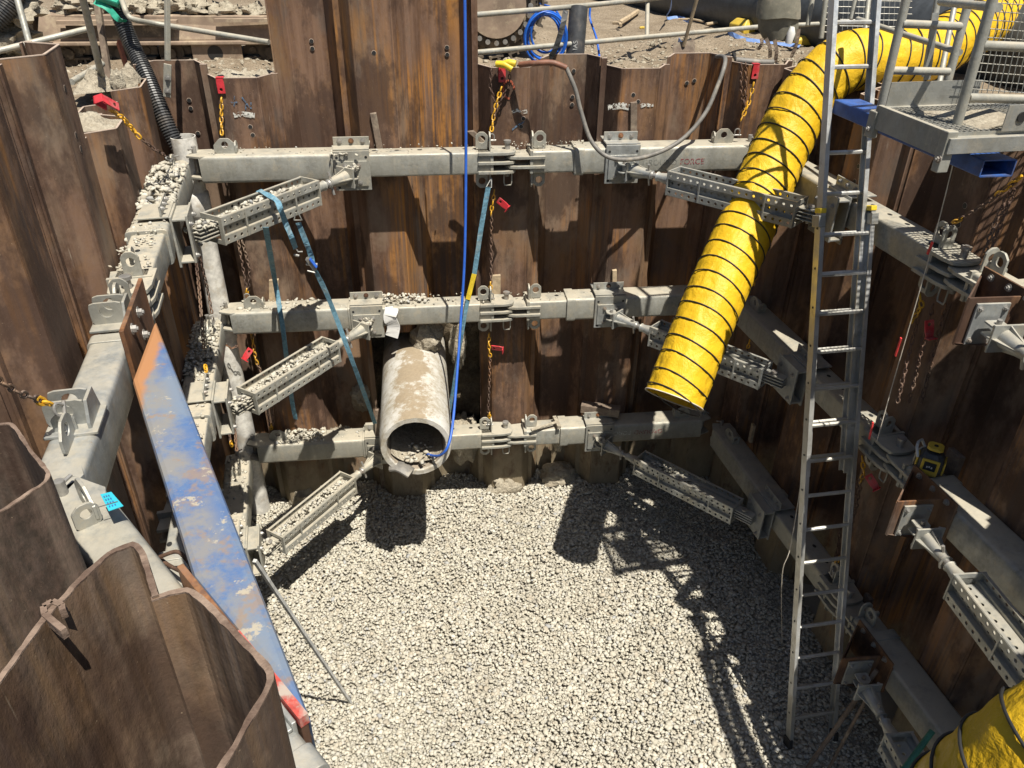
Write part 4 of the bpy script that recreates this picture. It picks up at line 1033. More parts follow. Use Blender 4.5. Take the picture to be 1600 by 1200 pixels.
# ------------------------------------------------------------ concrete pipe
pc = V((-.18, 0, 1.735)); py = -1.12
t = thing('concrete_pipe', 'big concrete pipe sticking out of the back wall, soil along its top', 'pipe', V((-.18,py,1.41)))
def ring(r, y, n=56, jit=0):
    return [V((pc.x+(r+jit*rnd.uniform(-1,1))*math.cos(2*PI*i/n), y, pc.z+(r+jit*rnd.uniform(-1,1))*math.sin(2*PI*i/n))) for i in range(n)]
mk('pipe_wall', B().loft([ring(.335, 1.0), ring(.335, -.7), ring(.335, -.96), ring(.325, py+.02), ring(.315, py, jit=.003), ring(.272, py, jit=.003), ring(.262, py+.02)], True, False), 'pipe_concrete', t, smooth=50)
mk('pipe_bore', B().loft([ring(.262, py+.018), ring(.262, 1.0)], True, False).poly(ring(.262, .98)), 'pipe_inside', t, smooth=50)
b = B(); n = 16
for j in range(n+1):
    for i in range(n+1):
        u = -.9+1.8*i/n; y = py+.05+j*.09; x = pc.x+u*.26; z = pc.z-.262*math.sqrt(max(0,1-u*u))+.001+(.055+.10*j/n)*(1-u*u)+.02*fbm(x*9, y*9, 3)
        b.v.append(V((x, y, z)))
for j in range(n):
    for i in range(n): a = j*(n+1)+i; b.f.append((a, a+1, a+n+2, a+n+1))
mk('silt', b, 'clay', t, smooth=60)
tag(mk('pipe_plug', B().tube(dense([V((-.42,-1.08,1.50)), V((-.36,-1.10,1.515)), V((-.30,-1.13,1.50)), V((-.24,-1.16,1.47))], 3), [.07]*10, 10, flat=.45), 'grey_hose', smooth=50), 'crumpled grey sheet wedged in the mouth of the concrete pipe', 'sheet')
Pp = [(pc.x+rnd.uniform(-.14,.17), py+rnd.uniform(.0,.32), pc.z-.20+rnd.uniform(-.02,.05)) for _ in range(60)]
tag(stones('loose_stones', Pp, [rnd.uniform(.012,.034) for _ in Pp]), 'loose stones lying inside the mouth of the concrete pipe', 'stones', kind='stuff')

# ------------------------------------------------------------ blue brace across the near left corner
zt = 4.10
t = thing('blue_brace', 'worn blue steel brace smeared with clay, bolted across the left corner', 'brace', V((-1.4,-3.2,3.9)))
def flat0(p): return V((p.x, p.y, 0))
A1 = flat0(onZ(242,497,zt)); C1 = flat0(onZ(206,592,zt)); r2_ = flat0(onZ(462,1062,zt)); l2_ = flat0(onZ(303,905,zt))
def hitw(p, q, o=.035):
    d = q-p; a = (p-BO)*1; aa = V((a.x,a.y,0)).dot(BN); return p+d*((-o-aa)/d.dot(BN))
B1 = hitw(A1, r2_); D1 = hitw(C1, l2_)
def quadbox(b, pts, z0, z1): b.loft([[V((p.x,p.y,z)) for p in pts] for z in (z0, z1)]); return b
mk('tube', quadbox(B(), [A1, B1, D1, C1], zt-.25, zt), 'blue_worn', t, bevel=.022)
tl = V((LX+LS*-3.45, -3.45, 0))-ln*.012; th_ = V((LX+LS*-2.83, -2.83, 0))-ln*.012
mk('end_plate', quadbox(B(), [tl, th_, th_-ln*.022, tl-ln*.022], 3.74, 4.22), 'rust_plate', t, bevel=.003)
pr_ = B()
for s, z in ((.55,4.15),(.55,4.02),(.25,4.15)): pr_.hexb(tl.lerp(th_, s+.0)-ln*.022+UZ*z, -ln, .02, .018)
mk('bolt', pr_, 'worn_steel', t)
q0 = BO+BX*-.33; q1 = BO+BX*.43; q0 = V((q0.x,q0.y,0))-BN*.006; q1 = V((q1.x,q1.y,0))-BN*.006
mk('end_plate', quadbox(B(), [q0, q1, q1-BN*.022, q0-BN*.022], 3.76, 4.13), 'rust_plate', t, bevel=.003)
qm = q0.lerp(q1, .5)
mk('red_edge', quadbox(B(), [qm-BN*-.002, q1-BN*-.002+BX*.003, q1-BN*.0245+BX*.003, qm-BN*.0245], 4.095, 4.133), 'red_worn', t)
t = thing('bolted_bracket', 'galvanised bracket with a bolt at the near end of the blue brace', 'bracket', q1+UZ*3.9)
MM = Matrix(((BX.x, BN.x, 0, q1.x), (BX.y, BN.y, 0, q1.y), (0,0,1,4.0), (0,0,0,1)))
mk('bracket_plate', B(MM).box(-.30,-.01,.006,.020,.0,.115).box(-.30,-.01,.020,.12,.085,.097), 'galvanised_clean', t, bevel=.003)
mk('bolt', B().hexb(MM @ V((-.10,.006,.07)), -BN, .02, .02), 'worn_steel', t); mk('bolt', B().tube([MM @ V((-.10,.02,.10)), MM @ V((-.10,.08,.13))], .022, 6), 'worn_steel', t)
# timber and steel wedges between walers and piles
def wedge(p, top, label, mat='timber', wd=.07, th=.03, lean=(0,0), ux=UX, nm='wedge', cat='wedge'):
    p = V(p); b = B(); un = V((-ux.y, ux.x, 0)); q = p+V((lean[0], lean[1], top))
    b.loft([[p-ux*wd/2-un*th/2, p+ux*wd/2-un*th/2, p+ux*wd/2+un*th/2, p-ux*wd/2+un*th/2], [q-ux*wd/2-un*th/2, q+ux*wd/2-un*th/2, q+ux*wd/2+un*th/2+UZ*.008, q-ux*wd/2+un*th/2]])
    tag(mk(nm, b, mat, bevel=.003), label, cat, 'wedges packed behind the walers')
def wy(x, ytop, ybot, lab, mat, Y=.245, **k):
    Y = min(Y, .245)
    a = onY(x, ybot, Y); c = onY(x if 'xt' not in k else k.pop('xt'), ytop, Y); wedge(a, c.z-a.z, lab, mat, lean=(c.x-a.x, 0), **k)
wy(594, 177, 235, 'dark steel wedge standing behind the top waler left of centre', 'timber_dark', .33, xt=583, wd=.055)
wy(990, 160, 225, 'rusty steel wedge behind the top waler in front of the white paint band', 'timber_dark', .28, wd=.06)
wy(765, 205, 232, 'leaning dark block beside the chain at the top hinge', 'timber_dark', .30, xt=735, wd=.06)
wy(428, 437, 480, 'pale timber wedge behind the middle waler beside the left strap', 'timber', .36, wd=.09)
wy(775, 430, 478, 'pale timber wedge standing behind the middle hinge', 'timber', .30, wd=.09)
wy(960, 422, 462, 'small pale timber wedge behind the middle waler near the duct', 'timber', .30, wd=.045)
wy(590, 640, 690, 'clay coated block between the concrete pipe and the lowest waler', 'timber_dark', .02, wd=.05)
wl = onL(178, 460, .30); wedge(wl, onL(176,345,.30).z-wl.z, 'tall red stained timber wedge on the left wall above the waler', 'timber_red', wd=.10, ux=lt)
wr = onR(1475, 760, .30); wedge(wr, .30, 'rough timber wedge standing beside the laser level', 'timber_dark', wd=.12, th=.05, ux=rt)
wr = onR(1350, 955, .30); wedge(wr, .18, 'small steel angle wedge behind the lowest right waler', 'timber_dark', wd=.08, th=.04, ux=rt)
wr = onR(1172, 690, .25); wedge(wr, .22, 'narrow pale batten at the back right corner of the lowest frame', 'timber', wd=.05, ux=rt)
a = onZ(908, 640, H1+.09); c = onZ(968, 648, H1+.09)
tag(mk('timber_block', B().bar(a+V((0,.0,.04)), c+V((0,0,.04)), .11, .10), 'timber_dark', bevel=.006), 'dark timber block lying on the lowest waler left of the duct mouth', 'timber')
tag(mk('clay_hammer', B().tube([onZ(830,672,H1+.04), onZ(868,660,H1+.06)], .016, 8).bar(onZ(866,652,H1+.05), onZ(874,668,H1+.05), .04, .04), 'clay', smooth=40), 'clay covered hammer lying on the lowest waler right of the hinge', 'hammer')
tag(mk('cloth', strap(dense([onY(610,477,.14), onY(612,484,-.012), onY(609,497,-.04), onY(615,510,-.025), onY(612,526,-.03)], 4), .125, .010), 'white_cloth', smooth=50), 'white cloth draped over the middle waler above the concrete pipe', 'cloth')
tag(mk('measuring_staff', B().bar(V(onZ(548,1098,0)), at(398,876,4.75), .022, .022), 'lettering'), 'thin pale staff leaning from the gravel onto the blue brace', 'staff')
# cyan inspection tag
c = onZ(180, 785, 4.16)
b = B(); pts = zz([(157,773),(174,769),(193,791),(170,799)], 4.17); b.prism(pts, V((0,0,.002)))
tg = mk('inspection_tag', b, 'cyan_tag'); tag(tg, 'bright cyan inspection tag tied to the near left corner', 'tag')
b = B()
for k in range(4):
    for j in range(3):
        p = pts[0].lerp(pts[1], .2+.2*j).lerp(pts[3].lerp(pts[2], .2+.2*j), .15+.2*k); b.bar(p+V((0,0,.0028)), p+(pts[3]-pts[0])*.10+V((0,0,.0028)), .004, .0006)
mk('print', b, 'blue_steel', tg); mk('tie', B().tube([pts[3].lerp(pts[0],.35)-(pts[2]-pts[3])*.5+V((0,0,.004)), pts[3].lerp(pts[0],.3)+(pts[2]-pts[3])*.8+V((0,0,.004))], .002, 5), 'black_rubber', tg)
tag(mk('rope_loop', B().tube(dense([onZ(250,870,2.75), onZ(275,862,2.8), onZ(290,872,2.8), onZ(300,890,2.75), onZ(285,893,2.75), onZ(262,882,2.7), onZ(248,870,2.7)], 5), .012, 8), 'rust_chain', smooth=60), 'dark rope loop lying on the corner waler under the blue brace', 'rope')

# welded double lugs on the clean left waler
def lug_bracket(yc, parent, hz):
    M = fr(V((LX+LS*yc, yc, hz+.012)), -lt, ln)
    t = mk('lug_bracket', B(M).box(-.09, .12, -.006, .20, 0, .014), 'galvanised_clean', parent, bevel=.003)
    Md = M.to_3x3()
    for x in (-.05, .04): mk('lug', B().eye(M @ V((x, .115, .012)), Md @ V((0,1,0)), UZ, .16, .12, .032, .012, cut=.08), 'galvanised_clean', t, bevel=.002)
    b = B(M).prism([(-.10, .02, .012), (.09, .02, .012), (.09, .02, .04), (.05, .02, .13), (-.06, .02, .13)], (0, .014, 0)); mk('gusset', b, 'galvanised_clean', t, bevel=.002)
W['ln']['_o'] = tuple(W['ln'].location)
lug_bracket(-3.98, W['ln'], H3); lug_bracket(-3.05, W['ln'], H3)

# ============================================================ near right: wedge brackets and struts
def near_strut(z, label, x0=.50, x1=2.2, s=0.0, mat='galvanised'):
    yb_ = -3.13
    base = V((RX+RS*yb_, yb_, 0)); M = fr(V((base.x, base.y, z)), -rt, -rn)     # x towards camera, y into the pit
    P = M @ V((.12, .18, -.13)); d = V((-.02, -1, 0)).normalized(); Q = P+d*3.4
    t = strut(P, Q, d, -d, z-.13, x0, x1, label, mat=mat, stdP=False, stdQ=False)
    P = V((P.x, P.y, z-.13)); tp = UZ.cross(d).normalized()
    MM = Matrix(((tp.x, d.x, 0, P.x), (tp.y, d.y, 0, P.y), (0,0,1,P.z), (0,0,0,1)))
    br = mk('mounting_plate', B(MM).box(-.10, .10, -.012, .004, -.13, .13), mat, t, bevel=.004)
    for a, c in ((-.075,.1),(.075,.1),(-.075,-.1),(.075,-.1)): mk('bolt', B().hexb(MM @ V((a, .004, c)), d, .013, .010), 'worn_steel', br)
    # rusty wedge-shaped bracket bolted on the waler
    f = [M @ V((-.20, .012, 0)), M @ V((.20, .012, 0))]
    w_ = B()
    lo, hi = -.26, .075
    def vp(a, c, th, lo=lo, hi=hi):
        a = V(a); c = V(c); n_ = (c-a); n_.z = 0; n_ = UZ.cross(n_.normalized())*th
        w_.loft([[a+UZ*k, c+UZ*k, c+n_+UZ*k, a+n_+UZ*k] for k in (lo, hi)])
    c0 = M @ V((-.20,.002,0)); c1 = M @ V((.24,.002,0)); tipf = M @ V((-.06,.30,0)); tipn = M @ V((.26,.055,0))
    vp(c0, c1, -.014)
    wb = mk('wedge_bracket', w_, 'rust_bracket', t, bevel=.002)
    w_ = B()
    P1 = P-d*.014+tp*.16; P2 = P-d*.014-tp*.15; P1.z = P2.z = z
    w_.loft([[P1+UZ*k, P2+UZ*k, P2-d*.012+UZ*k, P1-d*.012+UZ*k] for k in (-.27, .03)])
    mk('front_plate', w_, 'rust_bracket', wb, bevel=.002)
    w_ = B()
    far = P1 if (P1-c0).length < (P2-c0).length else P2; oth = P2 if far is P1 else P1
    for a, c in ((P1, c0 if (P1-base).dot(rn) < (P2-base).dot(rn) else c1), (P2, c1 if (P1-base).dot(rn) < (P2-base).dot(rn) else c0)):
        a = V((a.x,a.y,z)); c = V((c.x,c.y,z)); n_ = UZ.cross((c-a).normalized())*.010
        w_.loft([[a+UZ*k, c+UZ*k, c+n_+UZ*k, a+n_+UZ*k] for k in (-.26, .02)])
    w_.poly([V((P1.x,P1.y,z-.255)), V((P2.x,P2.y,z-.255)), V((c1.x,c1.y,z-.255)), V((c0.x,c0.y,z-.255))])
    mk('side_plate', w_, 'rust_bracket', wb)
    for k in (-.12, .02, .16): mk('bolt', B().hexb(M @ V((k, .016, .035)), M.to_3x3() @ V((0,1,0)), .016, .012), 'worn_steel', wb)
    return t
n1 = near_strut(H2, 'middle strut near the right edge, pale, bolted to a rusty wedge bracket', mat='galvanised_clean')
n2 = dup(n1, (0,0,H1-H2), 'lowest strut at the bottom right, on a rusty wedge bracket above the gravel')
n3 = dup(n1, (0,0,H3-H2), 'top strut cut off by the right edge, on a rusty wedge bracket')

# ------------------------------------------------------------ ladder
foot = V((2.99,-3.20,0)); topc = V((2.935,-1.43,5.42)); ld = (topc-foot).normalized(); ls = V((1,.06,0)).normalized(); lnn = ls.cross(ld).normalized()
t = thing('ladder', 'double aluminium extension ladder standing on the gravel, yellow end caps', 'ladder', foot)
def rail(b, s, w2, l0, l1, off):
    o = foot+ls*(s*w2)+lnn*off
    a = o+ld*l0; c = o+ld*l1; k = -s
    b.bar(a, c, .006, .072, up=lnn)           # web seen edge on
    for e in (-.033, .033): b.bar(a+lnn*e+ls*(k*.011), c+lnn*e+ls*(k*.011), .022, .006, up=lnn)
def rbar(s, w2, l0, l1, off, mat, name):
    o = foot+ls*(s*w2)+lnn*off; M = Matrix(((ld.x, ls.x*s, lnn.x, o.x), (ld.y, ls.y*s, lnn.y, o.y), (ld.z, ls.z*s, lnn.z, o.z), (0,0,0,1)))
    b = B(M).box(l0, l1, -.003, .003, -.036, .036).box(l0, l1, -.028, -.003, .031, .036).box(l0, l1, -.028, -.003, -.036, -.031)
    return mk(name, b, mat, t)
L0 = 4.33
for s in (-1, 1):
    rl = rbar(s, .205, .0, L0, .027, 'aluminium', 'lower_rail')
    o = foot+ls*(s*.205)+lnn*.027
    mk('end_cap', B().bar(o+ld*(L0-.005)-ls*(s*.013), o+ld*(L0+.03)-ls*(s*.013), .045, .082, up=lnn), 'yellow_plastic', rl, bevel=.006)
    mk('guide_clip', B().bar(o+ld*(L0-.10)-ls*(s*.004), o+ld*(L0-.02)-ls*(s*.004), .052, .095, up=lnn), 'galvanised_clean', rl, bevel=.004)
    mk('foot', B().bar(o-ld*.02, o+ld*.06, .04, .09, up=lnn), 'black_rubber', rl, bevel=.005)
    ru = rbar(s, .168, 2.35, 6.6, -.027, 'aluminium', 'upper_rail')
    hb = B()
    for k in range(15):
        p = foot+ls*(s*.2095)+lnn*.027+ld*(.30+.28*k); hb.cyl(p, p+ls*(s*.002), .009, 8)
    mk('rivet_holes', hb, 'black_rubber', rl)
for k in range(15):
    p = foot+ld*(.25+.28*k)+lnn*.04; mk('rung', B().tube([p-ls*.202, p+ls*.202], .0155, 6, flat=1.0), 'aluminium', t, smooth=False)
for k in range(15):
    p = foot+ld*(2.49+.28*k)-lnn*.04; mk('rung', B().tube([p-ls*.165, p+ls*.165], .0155, 6), 'aluminium', t)
tag(mk('thin_cord', B().tube(dense([at(1268,500,5.7), at(1258,700,6.0), at(1236,850,6.3), at(1222,900,6.5), onZ(1222,1010,.05)], 6), .004, 5), 'string', smooth=60), 'thin cord hanging beside the left ladder rail', 'cord')
st_ = dense([at(1545,0,3.9), at(1500,210,4.3), at(1455,390,4.75), at(1395,600,5.3), at(1370,690,5.5)], 6)
t = thing('string_line', 'pale string with red tape pieces hanging from the platform to the laser waler', 'string', st_[-1])
mk('cord', B().tube(st_, .0035, 5), 'string', t)
for (x0, y0), (x1, y1), d0, d1 in (((1457,378),(1449,397),4.72,4.77), ((1408,528),(1399,556),5.1,5.18), ((1364,660),(1358,686),5.45,5.5)): mk('red_tape', B().tube([at(x0,y0,d0-.01), at(x1,y1,d1-.01)], .011, 5, flat=.5), 'red_tape', t)

# ------------------------------------------------------------ flexible ducts
def duct(ctrl, r, label, mouth=True, pitch=.138, pleat=.014):
    D = dense(ctrl, 40); acc = [0]
    for i in range(len(D)-1): acc.append(acc[-1]+(D[i+1]-D[i]).length)
    L = acc[-1]; m_ = int(L/.016); P = []; j = 0
    for k in range(m_+1):
        s = L*k/m_
        while j < len(acc)-2 and acc[j+1] < s: j += 1
        P.append(D[j].lerp(D[j+1], (s-acc[j])/max(1e-6, acc[j+1]-acc[j])))
    t = thing('ventilation_duct', label, 'duct', min(P, key=lambda p: p.z))
    n = 72; rings = []; N = V((0,1,0)); fr_ = []
    for i, p in enumerate(P):
        T = (P[min(i+1, len(P)-1)]-P[max(i-1, 0)]).normalized(); N = (N-T*N.dot(T)).normalized(); Bn = T.cross(N); fr_.append((p, N.copy(), Bn.copy(), T))
        s = L*i/m_; ph = (s % pitch)/pitch; dip = math.sin(PI*ph)**1.0
        rg = []
        for k in range(n):
            a = 2*PI*k/n
            w_ = mn.noise(V((math.cos(a)*3.5, math.sin(a)*3.5, s*3.0)))*.6+mn.noise(V((math.cos(a)*9, math.sin(a)*9, s*7)))*.5+.35*mn.noise(V((math.cos(a)*22+s*9, math.sin(a)*22, s*18)))
            rr = r*(1-.018*dip)+dip*(w_*pleat)
            rg.append(p+N*(math.cos(a)*rr)+Bn*(math.sin(a)*rr))
        rings.append(rg)
    b = B(); b.loft(rings, True, False); mk('sleeve', b, 'duct_yellow', t, smooth=80)
    hb = B(); hp = []
    for i, (p, N, Bn, T) in enumerate(fr_):
        pass
    K = int(L/pitch)
    for k in range(K+1):
        s = k*pitch; i0 = min(len(fr_)-1, int(s/L*m_)); p, N, Bn, T = fr_[i0]
        # slightly slanted hoop (spring wire seen through its stitched sleeve)
        pts = []
        for q in range(48):
            a = 2*PI*q/48; pts.append(p+N*(math.cos(a)*(r+.003))+Bn*(math.sin(a)*(r+.003))+T*(.055*math.sin(a)+.004*math.sin(3*a+k)))
        mk('wire_hoop', B().tube(pts, .0056, 6, loop=True), 'black_rubber', t, smooth=80)
    if mouth: 
        p, N, Bn, T = fr_[0]
        mk('mouth_cord', B().tube([p+N*(math.cos(2*PI*q/40)*(r+.002))+Bn*(math.sin(2*PI*q/40)*(r+.002)) for q in range(40)], .005, 6, loop=True), 'string', t, smooth=80)
    return t
R_D = .237
duct([at(1053,624,6.2), at(1076,565,6.22), at(1108,485,6.28), at(1143,405,6.36), at(1182,318,6.45), at(1220,230,6.48), at(1262,152,6.45), at(1320,98,6.4), at(1385,95,6.5), at(1450,82,6.6), at(1510,50,6.9), at(1580,25,7.3), at(1680,20,7.7), at(1780,22,8.2), at(1900,10,9.0)], R_D,
     'yellow ventilation duct bending over the pit edge, its open mouth above the gravel')
duct([at(1440,1420,2.75), at(1502,1322,2.55), at(1596,1250,2.3), at(1720,1172,2.15), at(1880,1080,2.15), V((3.3,-5.6,4.75)), V((4.2,-5.5,4.95)), V((5.2,-5.3,4.85)), V((6.2,-5.0,4.85))], R_D, 'second yellow ventilation duct crossing the bottom right corner', mouth=False)

# ------------------------------------------------------------ access platform
zd = 4.98
PA = onZ(1378,168,zd); PB = onZ(1478,207,zd); e1 = V((PB.x-PA.x, PB.y-PA.y, 0)); eL = e1.length; e1.normalize(); e2 = V((-e1.y, e1.x, 0))
if e2.x < 0: e2 = -e2
t = thing('access_platform', 'galvanised scaffold platform with mesh deck and rails at the ladder top', 'platform', PA-UZ*.3)
def PP(a, c, z): return V((PA.x, PA.y, 0))+e1*a+e2*c+UZ*z
WD = 1.5
b = B()
m1 = .033; na = int(eL/m1); nb_ = int(WD/m1)
for i in range(na+1): b.bar(PP(i*eL/na, .03, zd-.012), PP(i*eL/na, WD, zd-.012), .004, .02)
for i in range(nb_+1): b.bar(PP(.0, .03+i*(WD-.03)/nb_, zd-.009), PP(eL, .03+i*(WD-.03)/nb_, zd-.009), .004, .014)
mk('mesh_deck', b, 'galvanised_clean', t)
mk('clay_on_deck', strap([PP(eL*.25, .3, zd+.001), PP(eL*.55, .28, zd+.004), PP(eL*.9, .33, zd+.002)], .34, .006, side=e2), 'clay', t)
mk('side_channel', B().loft([[PP(-.04, 0, z), PP(eL+.02, 0, z), PP(eL+.02, .03, z), PP(-.04, .03, z)] for z in (zd-.125, zd+.006)]), 'galvanised', t, bevel=.003)
ec = mk('end_channel', B().loft([[PP(eL, .0, z), PP(eL, WD, z), PP(eL+.05, WD, z), PP(eL+.05, 0, z)] for z in (zd-.10, zd-.02)]), 'galvanised_clean', t, bevel=.003)
mk('back_channel', B().loft([[PP(-.05, .0, z), PP(-.05, WD, z), PP(0, WD, z), PP(0, 0, z)] for z in (zd-.10, zd-.0)]), 'galvanised_clean', t, bevel=.003)
def toe(a, c0, c1):
    o = B()
    xs_ = [c0, c0+.06, (c0+c1)/2-.02, (c0+c1)/2+.02, c1-.14, c1-.06, c1]
    o.loft([[PP(a, c0, z), PP(a, c1, z), PP(a+.006, c1, z), PP(a+.006, c0, z)] for z in (zd+.0, zd+.13)])
    tb = mk('toe_board', o, 'galvanised_clean', t)
    for c in (c0+.09, c1-.20, c1-.10): 
        q = PP(a-.001 if a < 0 else a+.008, c, zd+.07); ax = e1
        mk('hole', B().cyl(q-ax*.004, q+ax*.006, .026, 14), 'black_rubber', tb)
toe(-.03, .04, .62); toe(eL+.02, .30, WD)
mk('corner_clamp', B().loft([[PP(eL-.02, -.012, z), PP(eL+.035, -.012, z), PP(eL+.035, .05, z), PP(eL-.02, .05, z)] for z in (zd-.20, zd+.012)]), 'galvanised', t, bevel=.006)
mk('corner_clamp', B().loft([[PP(-.09, -.012, z), PP(-.02, -.012, z), PP(-.02, .03, z), PP(-.09, .03, z)] for z in (zd-.18, zd-.03)]), 'galvanised', t, bevel=.006)
mk('bolt', B().hexb(PP(eL+.02, -.012, zd-.13), -e2, .014, .012), 'worn_steel', t); mk('bolt', B().hexb(PP(-.05, -.012, zd-.13), -e2, .014, .012), 'worn_steel', t)
def tb(a, c, r=.024, name='guard_rail', mat='galvanised', parent=None): return mk(name, B().tube([a, c], r, 12), mat, parent or t, smooth=50)
dpt = 5.55
tb(at(1376,170,4.95), at(1425,-40,4.55), .026, 'post'); tb(at(1472,160,5.05), at(1530,-60,4.7), .026, 'post'); tb(at(1462,160,5.15), at(1497,-20,5.2), .018, 'post')
tb(at(1492,205,4.18), at(1568,-60,3.75), .026, 'post'); 
tb(at(1408,37,4.68), at(1500,41,4.85)); tb(at(1388,110,4.83), at(1482,112,4.95))
tb(at(1533,71,3.95), at(1640,75,4.1)); tb(at(1512,153,4.1), at(1640,156,4.3)); tb(at(1470,3,4.8), at(1560,12,3.85), .022)
tb(at(1445,120,5.5), at(1470,-30,5.3), .022, 'post'); tb(at(1500,82,4.9), at(1395,48,5.6), .020); tb(at(1395,48,5.6), at(1340,30,6.0), .02)
mk('post_plate', B().bar(at(1462,20,5.0), at(1448,125,5.2), .045, .006, up=CF), 'galvanised_clean', t)
b = B()
for k in range(14):
    x = 1545+k*9; b.tube([at(x+8,-20,4.2), at(x-30,146,4.45)], .0028, 4)
for k in range(13):
    y = -10+k*13.5; b.tube([at(1548-k*3.2,y,4.2+k*.02), at(1655-k*3.2,y+8,4.3+k*.02)], .0028, 4)
mk('mesh_infill', b, 'galvanised_clean', t)
# blue hollow bearer under the platform
t = thing('blue_bearer', 'blue rectangular steel tube under the platform, open end facing out', 'beam', V((3.05,-3.0,4.6)))
_f = onZ(1325,155,4.83); _n = V((3.03,-3.10,4.83)); Mb = fr(_n, V((_f.x-_n.x,_f.y-_n.y,0)), V((-1,0,0)))
mk('tube', B(Mb).rbeam(0, (V((_f.x,_f.y,4.83))-_n).length, -.095, .095, -.092, 0, .008, hollow=.007), 'blue_steel', t, smooth=35)
# plastic shield of the laser etc.
# ------------------------------------------------------------ rotary laser level
lp_ = V((RX+RS*-2.9+.11, -2.93, H2+.016))
t = thing('laser_level', 'yellow and black rotary laser level resting on the middle right waler', 'laser level', lp_)
ang = R(-38); M = Matrix.Translation(lp_) @ Matrix.Rotation(ang, 4, 'Z') @ Matrix.Scale(1.12, 4)
def oct_(w_, z, c=.03): return [(w_-c,-w_,z),(w_,-w_+c,z),(w_,w_-c,z),(w_-c,w_,z),(-w_+c,w_,z),(-w_,w_-c,z),(-w_,-w_+c,z),(-w_+c,-w_,z)]
mk('housing', B(M).loft([oct_(.062,0),oct_(.07,.012),oct_(.07,.10),oct_(.058,.128,.025),oct_(.045,.145,.02)]), 'dark_grey', t, bevel=.003)
fr1 = B(M).box(-.050,.050,-.083,-.0705,.012,.122); f_ = mk('control_panel', fr1, 'yellow_paint', t, bevel=.004)
mk('display', B(M).box(-.034,.034,-.0865,-.083,.050,.108), 'screen', f_)
for dx, z in ((-.018,.068),(-.006,.072),(.008,.068)): mk('marking', B(M).box(dx,dx+.008,-.088,-.0866,z,z+.012), 'lettering', f_)
mk('side_panel', B(M).box(.0705,.082,-.046,.046,.014,.104), 'yellow_paint', t, bevel=.005); mk('side_panel', B(M).box(-.082,-.0705,-.046,.046,.014,.104), 'yellow_paint', t, bevel=.005)
mk('battery_grip', B(M).box(.0822,.088,-.016,.016,.045,.06), 'screen', t, bevel=.002)
mk('rotor_head', B(M).tube([(0,0,.145),(0,0,.165)], .03, 14), 'screen', t); mk('rotor_cap', B(M).loft([oct_(.043,.165,.016),oct_(.046,.172,.016),oct_(.043,.184,.016)]), 'yellow_paint', t, bevel=.003); mk('lens', B(M).tube([(0,0,.1845),(0,0,.187)], .013, 14), 'screen', t)
mk('handle', B(M).tube([(-.055,.05,.125),(-.085,.065,.16),(-.10,.02,.165),(-.10,-.035,.16),(-.078,-.045,.10)], .009, 8), 'lettering', t, smooth=60)

# ------------------------------------------------------------ rods at the bottom right
tag(mk('green_rod', B().tube([onZ(1457,1142,1.45), onZ(1405,1212,1.25)], .019, 12).tube([onZ(1405,1212,1.25), onZ(1380,1245,1.15)], .019, 12), 'green_rod', smooth=40), 'short green plastic tube at the bottom right beside the duct', 'tube')
tag(mk('rusty_bar', B().tube([onZ(1370,1047,1.0), onZ(1262,1200,.03)], .018, 8), 'timber_dark', smooth=50), 'thicker rusty bar leaning against the lowest wedge bracket', 'bar', 'bars leaning at the bottom right')
tag(mk('rusty_bar', B().tube([onZ(1352,1095,.85), onZ(1290,1210,.03)], .012, 8), 'timber_dark', smooth=50), 'thinner rusty bar leaning below the lowest wedge bracket', 'bar', 'bars leaning at the bottom right')

# ------------------------------------------------------------ hand rails along the back
t = thing('guard_rail', 'galvanised tube guard rail along the back edge right of the tall piles', 'guard rail', onZ(745,82,GZ))
def tubeobj(pts, r, name, parent): return mk(name, B().tube(pts, r, 12), 'galvanised', parent, smooth=50)
ru_ = [onZ(735,24,5.10), onZ(1000,0,5.10), onZ(1350,-42,5.10)]; rl_ = [onZ(735,83,4.80), onZ(1185,42,4.80)]
tubeobj(dense(ru_, 4), .024, 'top_rail', t); tubeobj([rl_[0], rl_[1], onZ(1290,37,4.80), onZ(1340,32,4.82), onZ(1352,20,4.9)], .024, 'middle_rail', t)
pz = onZ(1011,58,4.80); tubeobj([pz, onZ(1012,-3,5.10)], .022, 'upright', t)
t = thing('guard_rail', 'galvanised tube guard rail at the top left, with flattened posts', 'guard rail', onZ(120,125,GZ))
for a, c, nm in (((-20,84,4.88),(146,43,5.02),'middle_rail'), ((112,128,4.72),(160,100,4.74),'lower_rail')): tubeobj([onZ(*a), onZ(*c)], .024, nm, t)
tubeobj(dense([onZ(178,-30,5.3), onZ(192,5,5.2), onZ(200,24,5.12), onZ(215,32,5.08), onZ(262,40,5.02), onZ(420,66,4.93)], 5), .022, 'top_rail', t)
tubeobj([onZ(125,-20,5.4), onZ(163,135,4.62)], .026, 'post', t); tubeobj([onZ(22,-20,5.3), onZ(46,68,4.9)], .026, 'post', t)
t = thing('steel_post', 'flat galvanised post bolted to the back left pile', 'post', onY(263,150,.2))
mk('post_tube', B().tube([onY(261,-30,.38), onY(262,95,.3)], .026, 4), 'galvanised', t, bevel=.004)
mk('clamp_plate', B().bar(onY(262,100,.24), onY(261,152,.24), .012, .062, up=UX), 'galvanised', t, bevel=.004)
for y_ in (122, 142): mk('bolt', B().hexb(onY(262,y_,.232), -UY, .018, .014), 'worn_steel', t)
tag(mk('timber_batten', B().bar(onY(148,-20,.9), onY(172,133,.7), .05, .05), 'timber_dark', bevel=.004), 'dark steel stake standing beside the corrugated hose', 'stake')
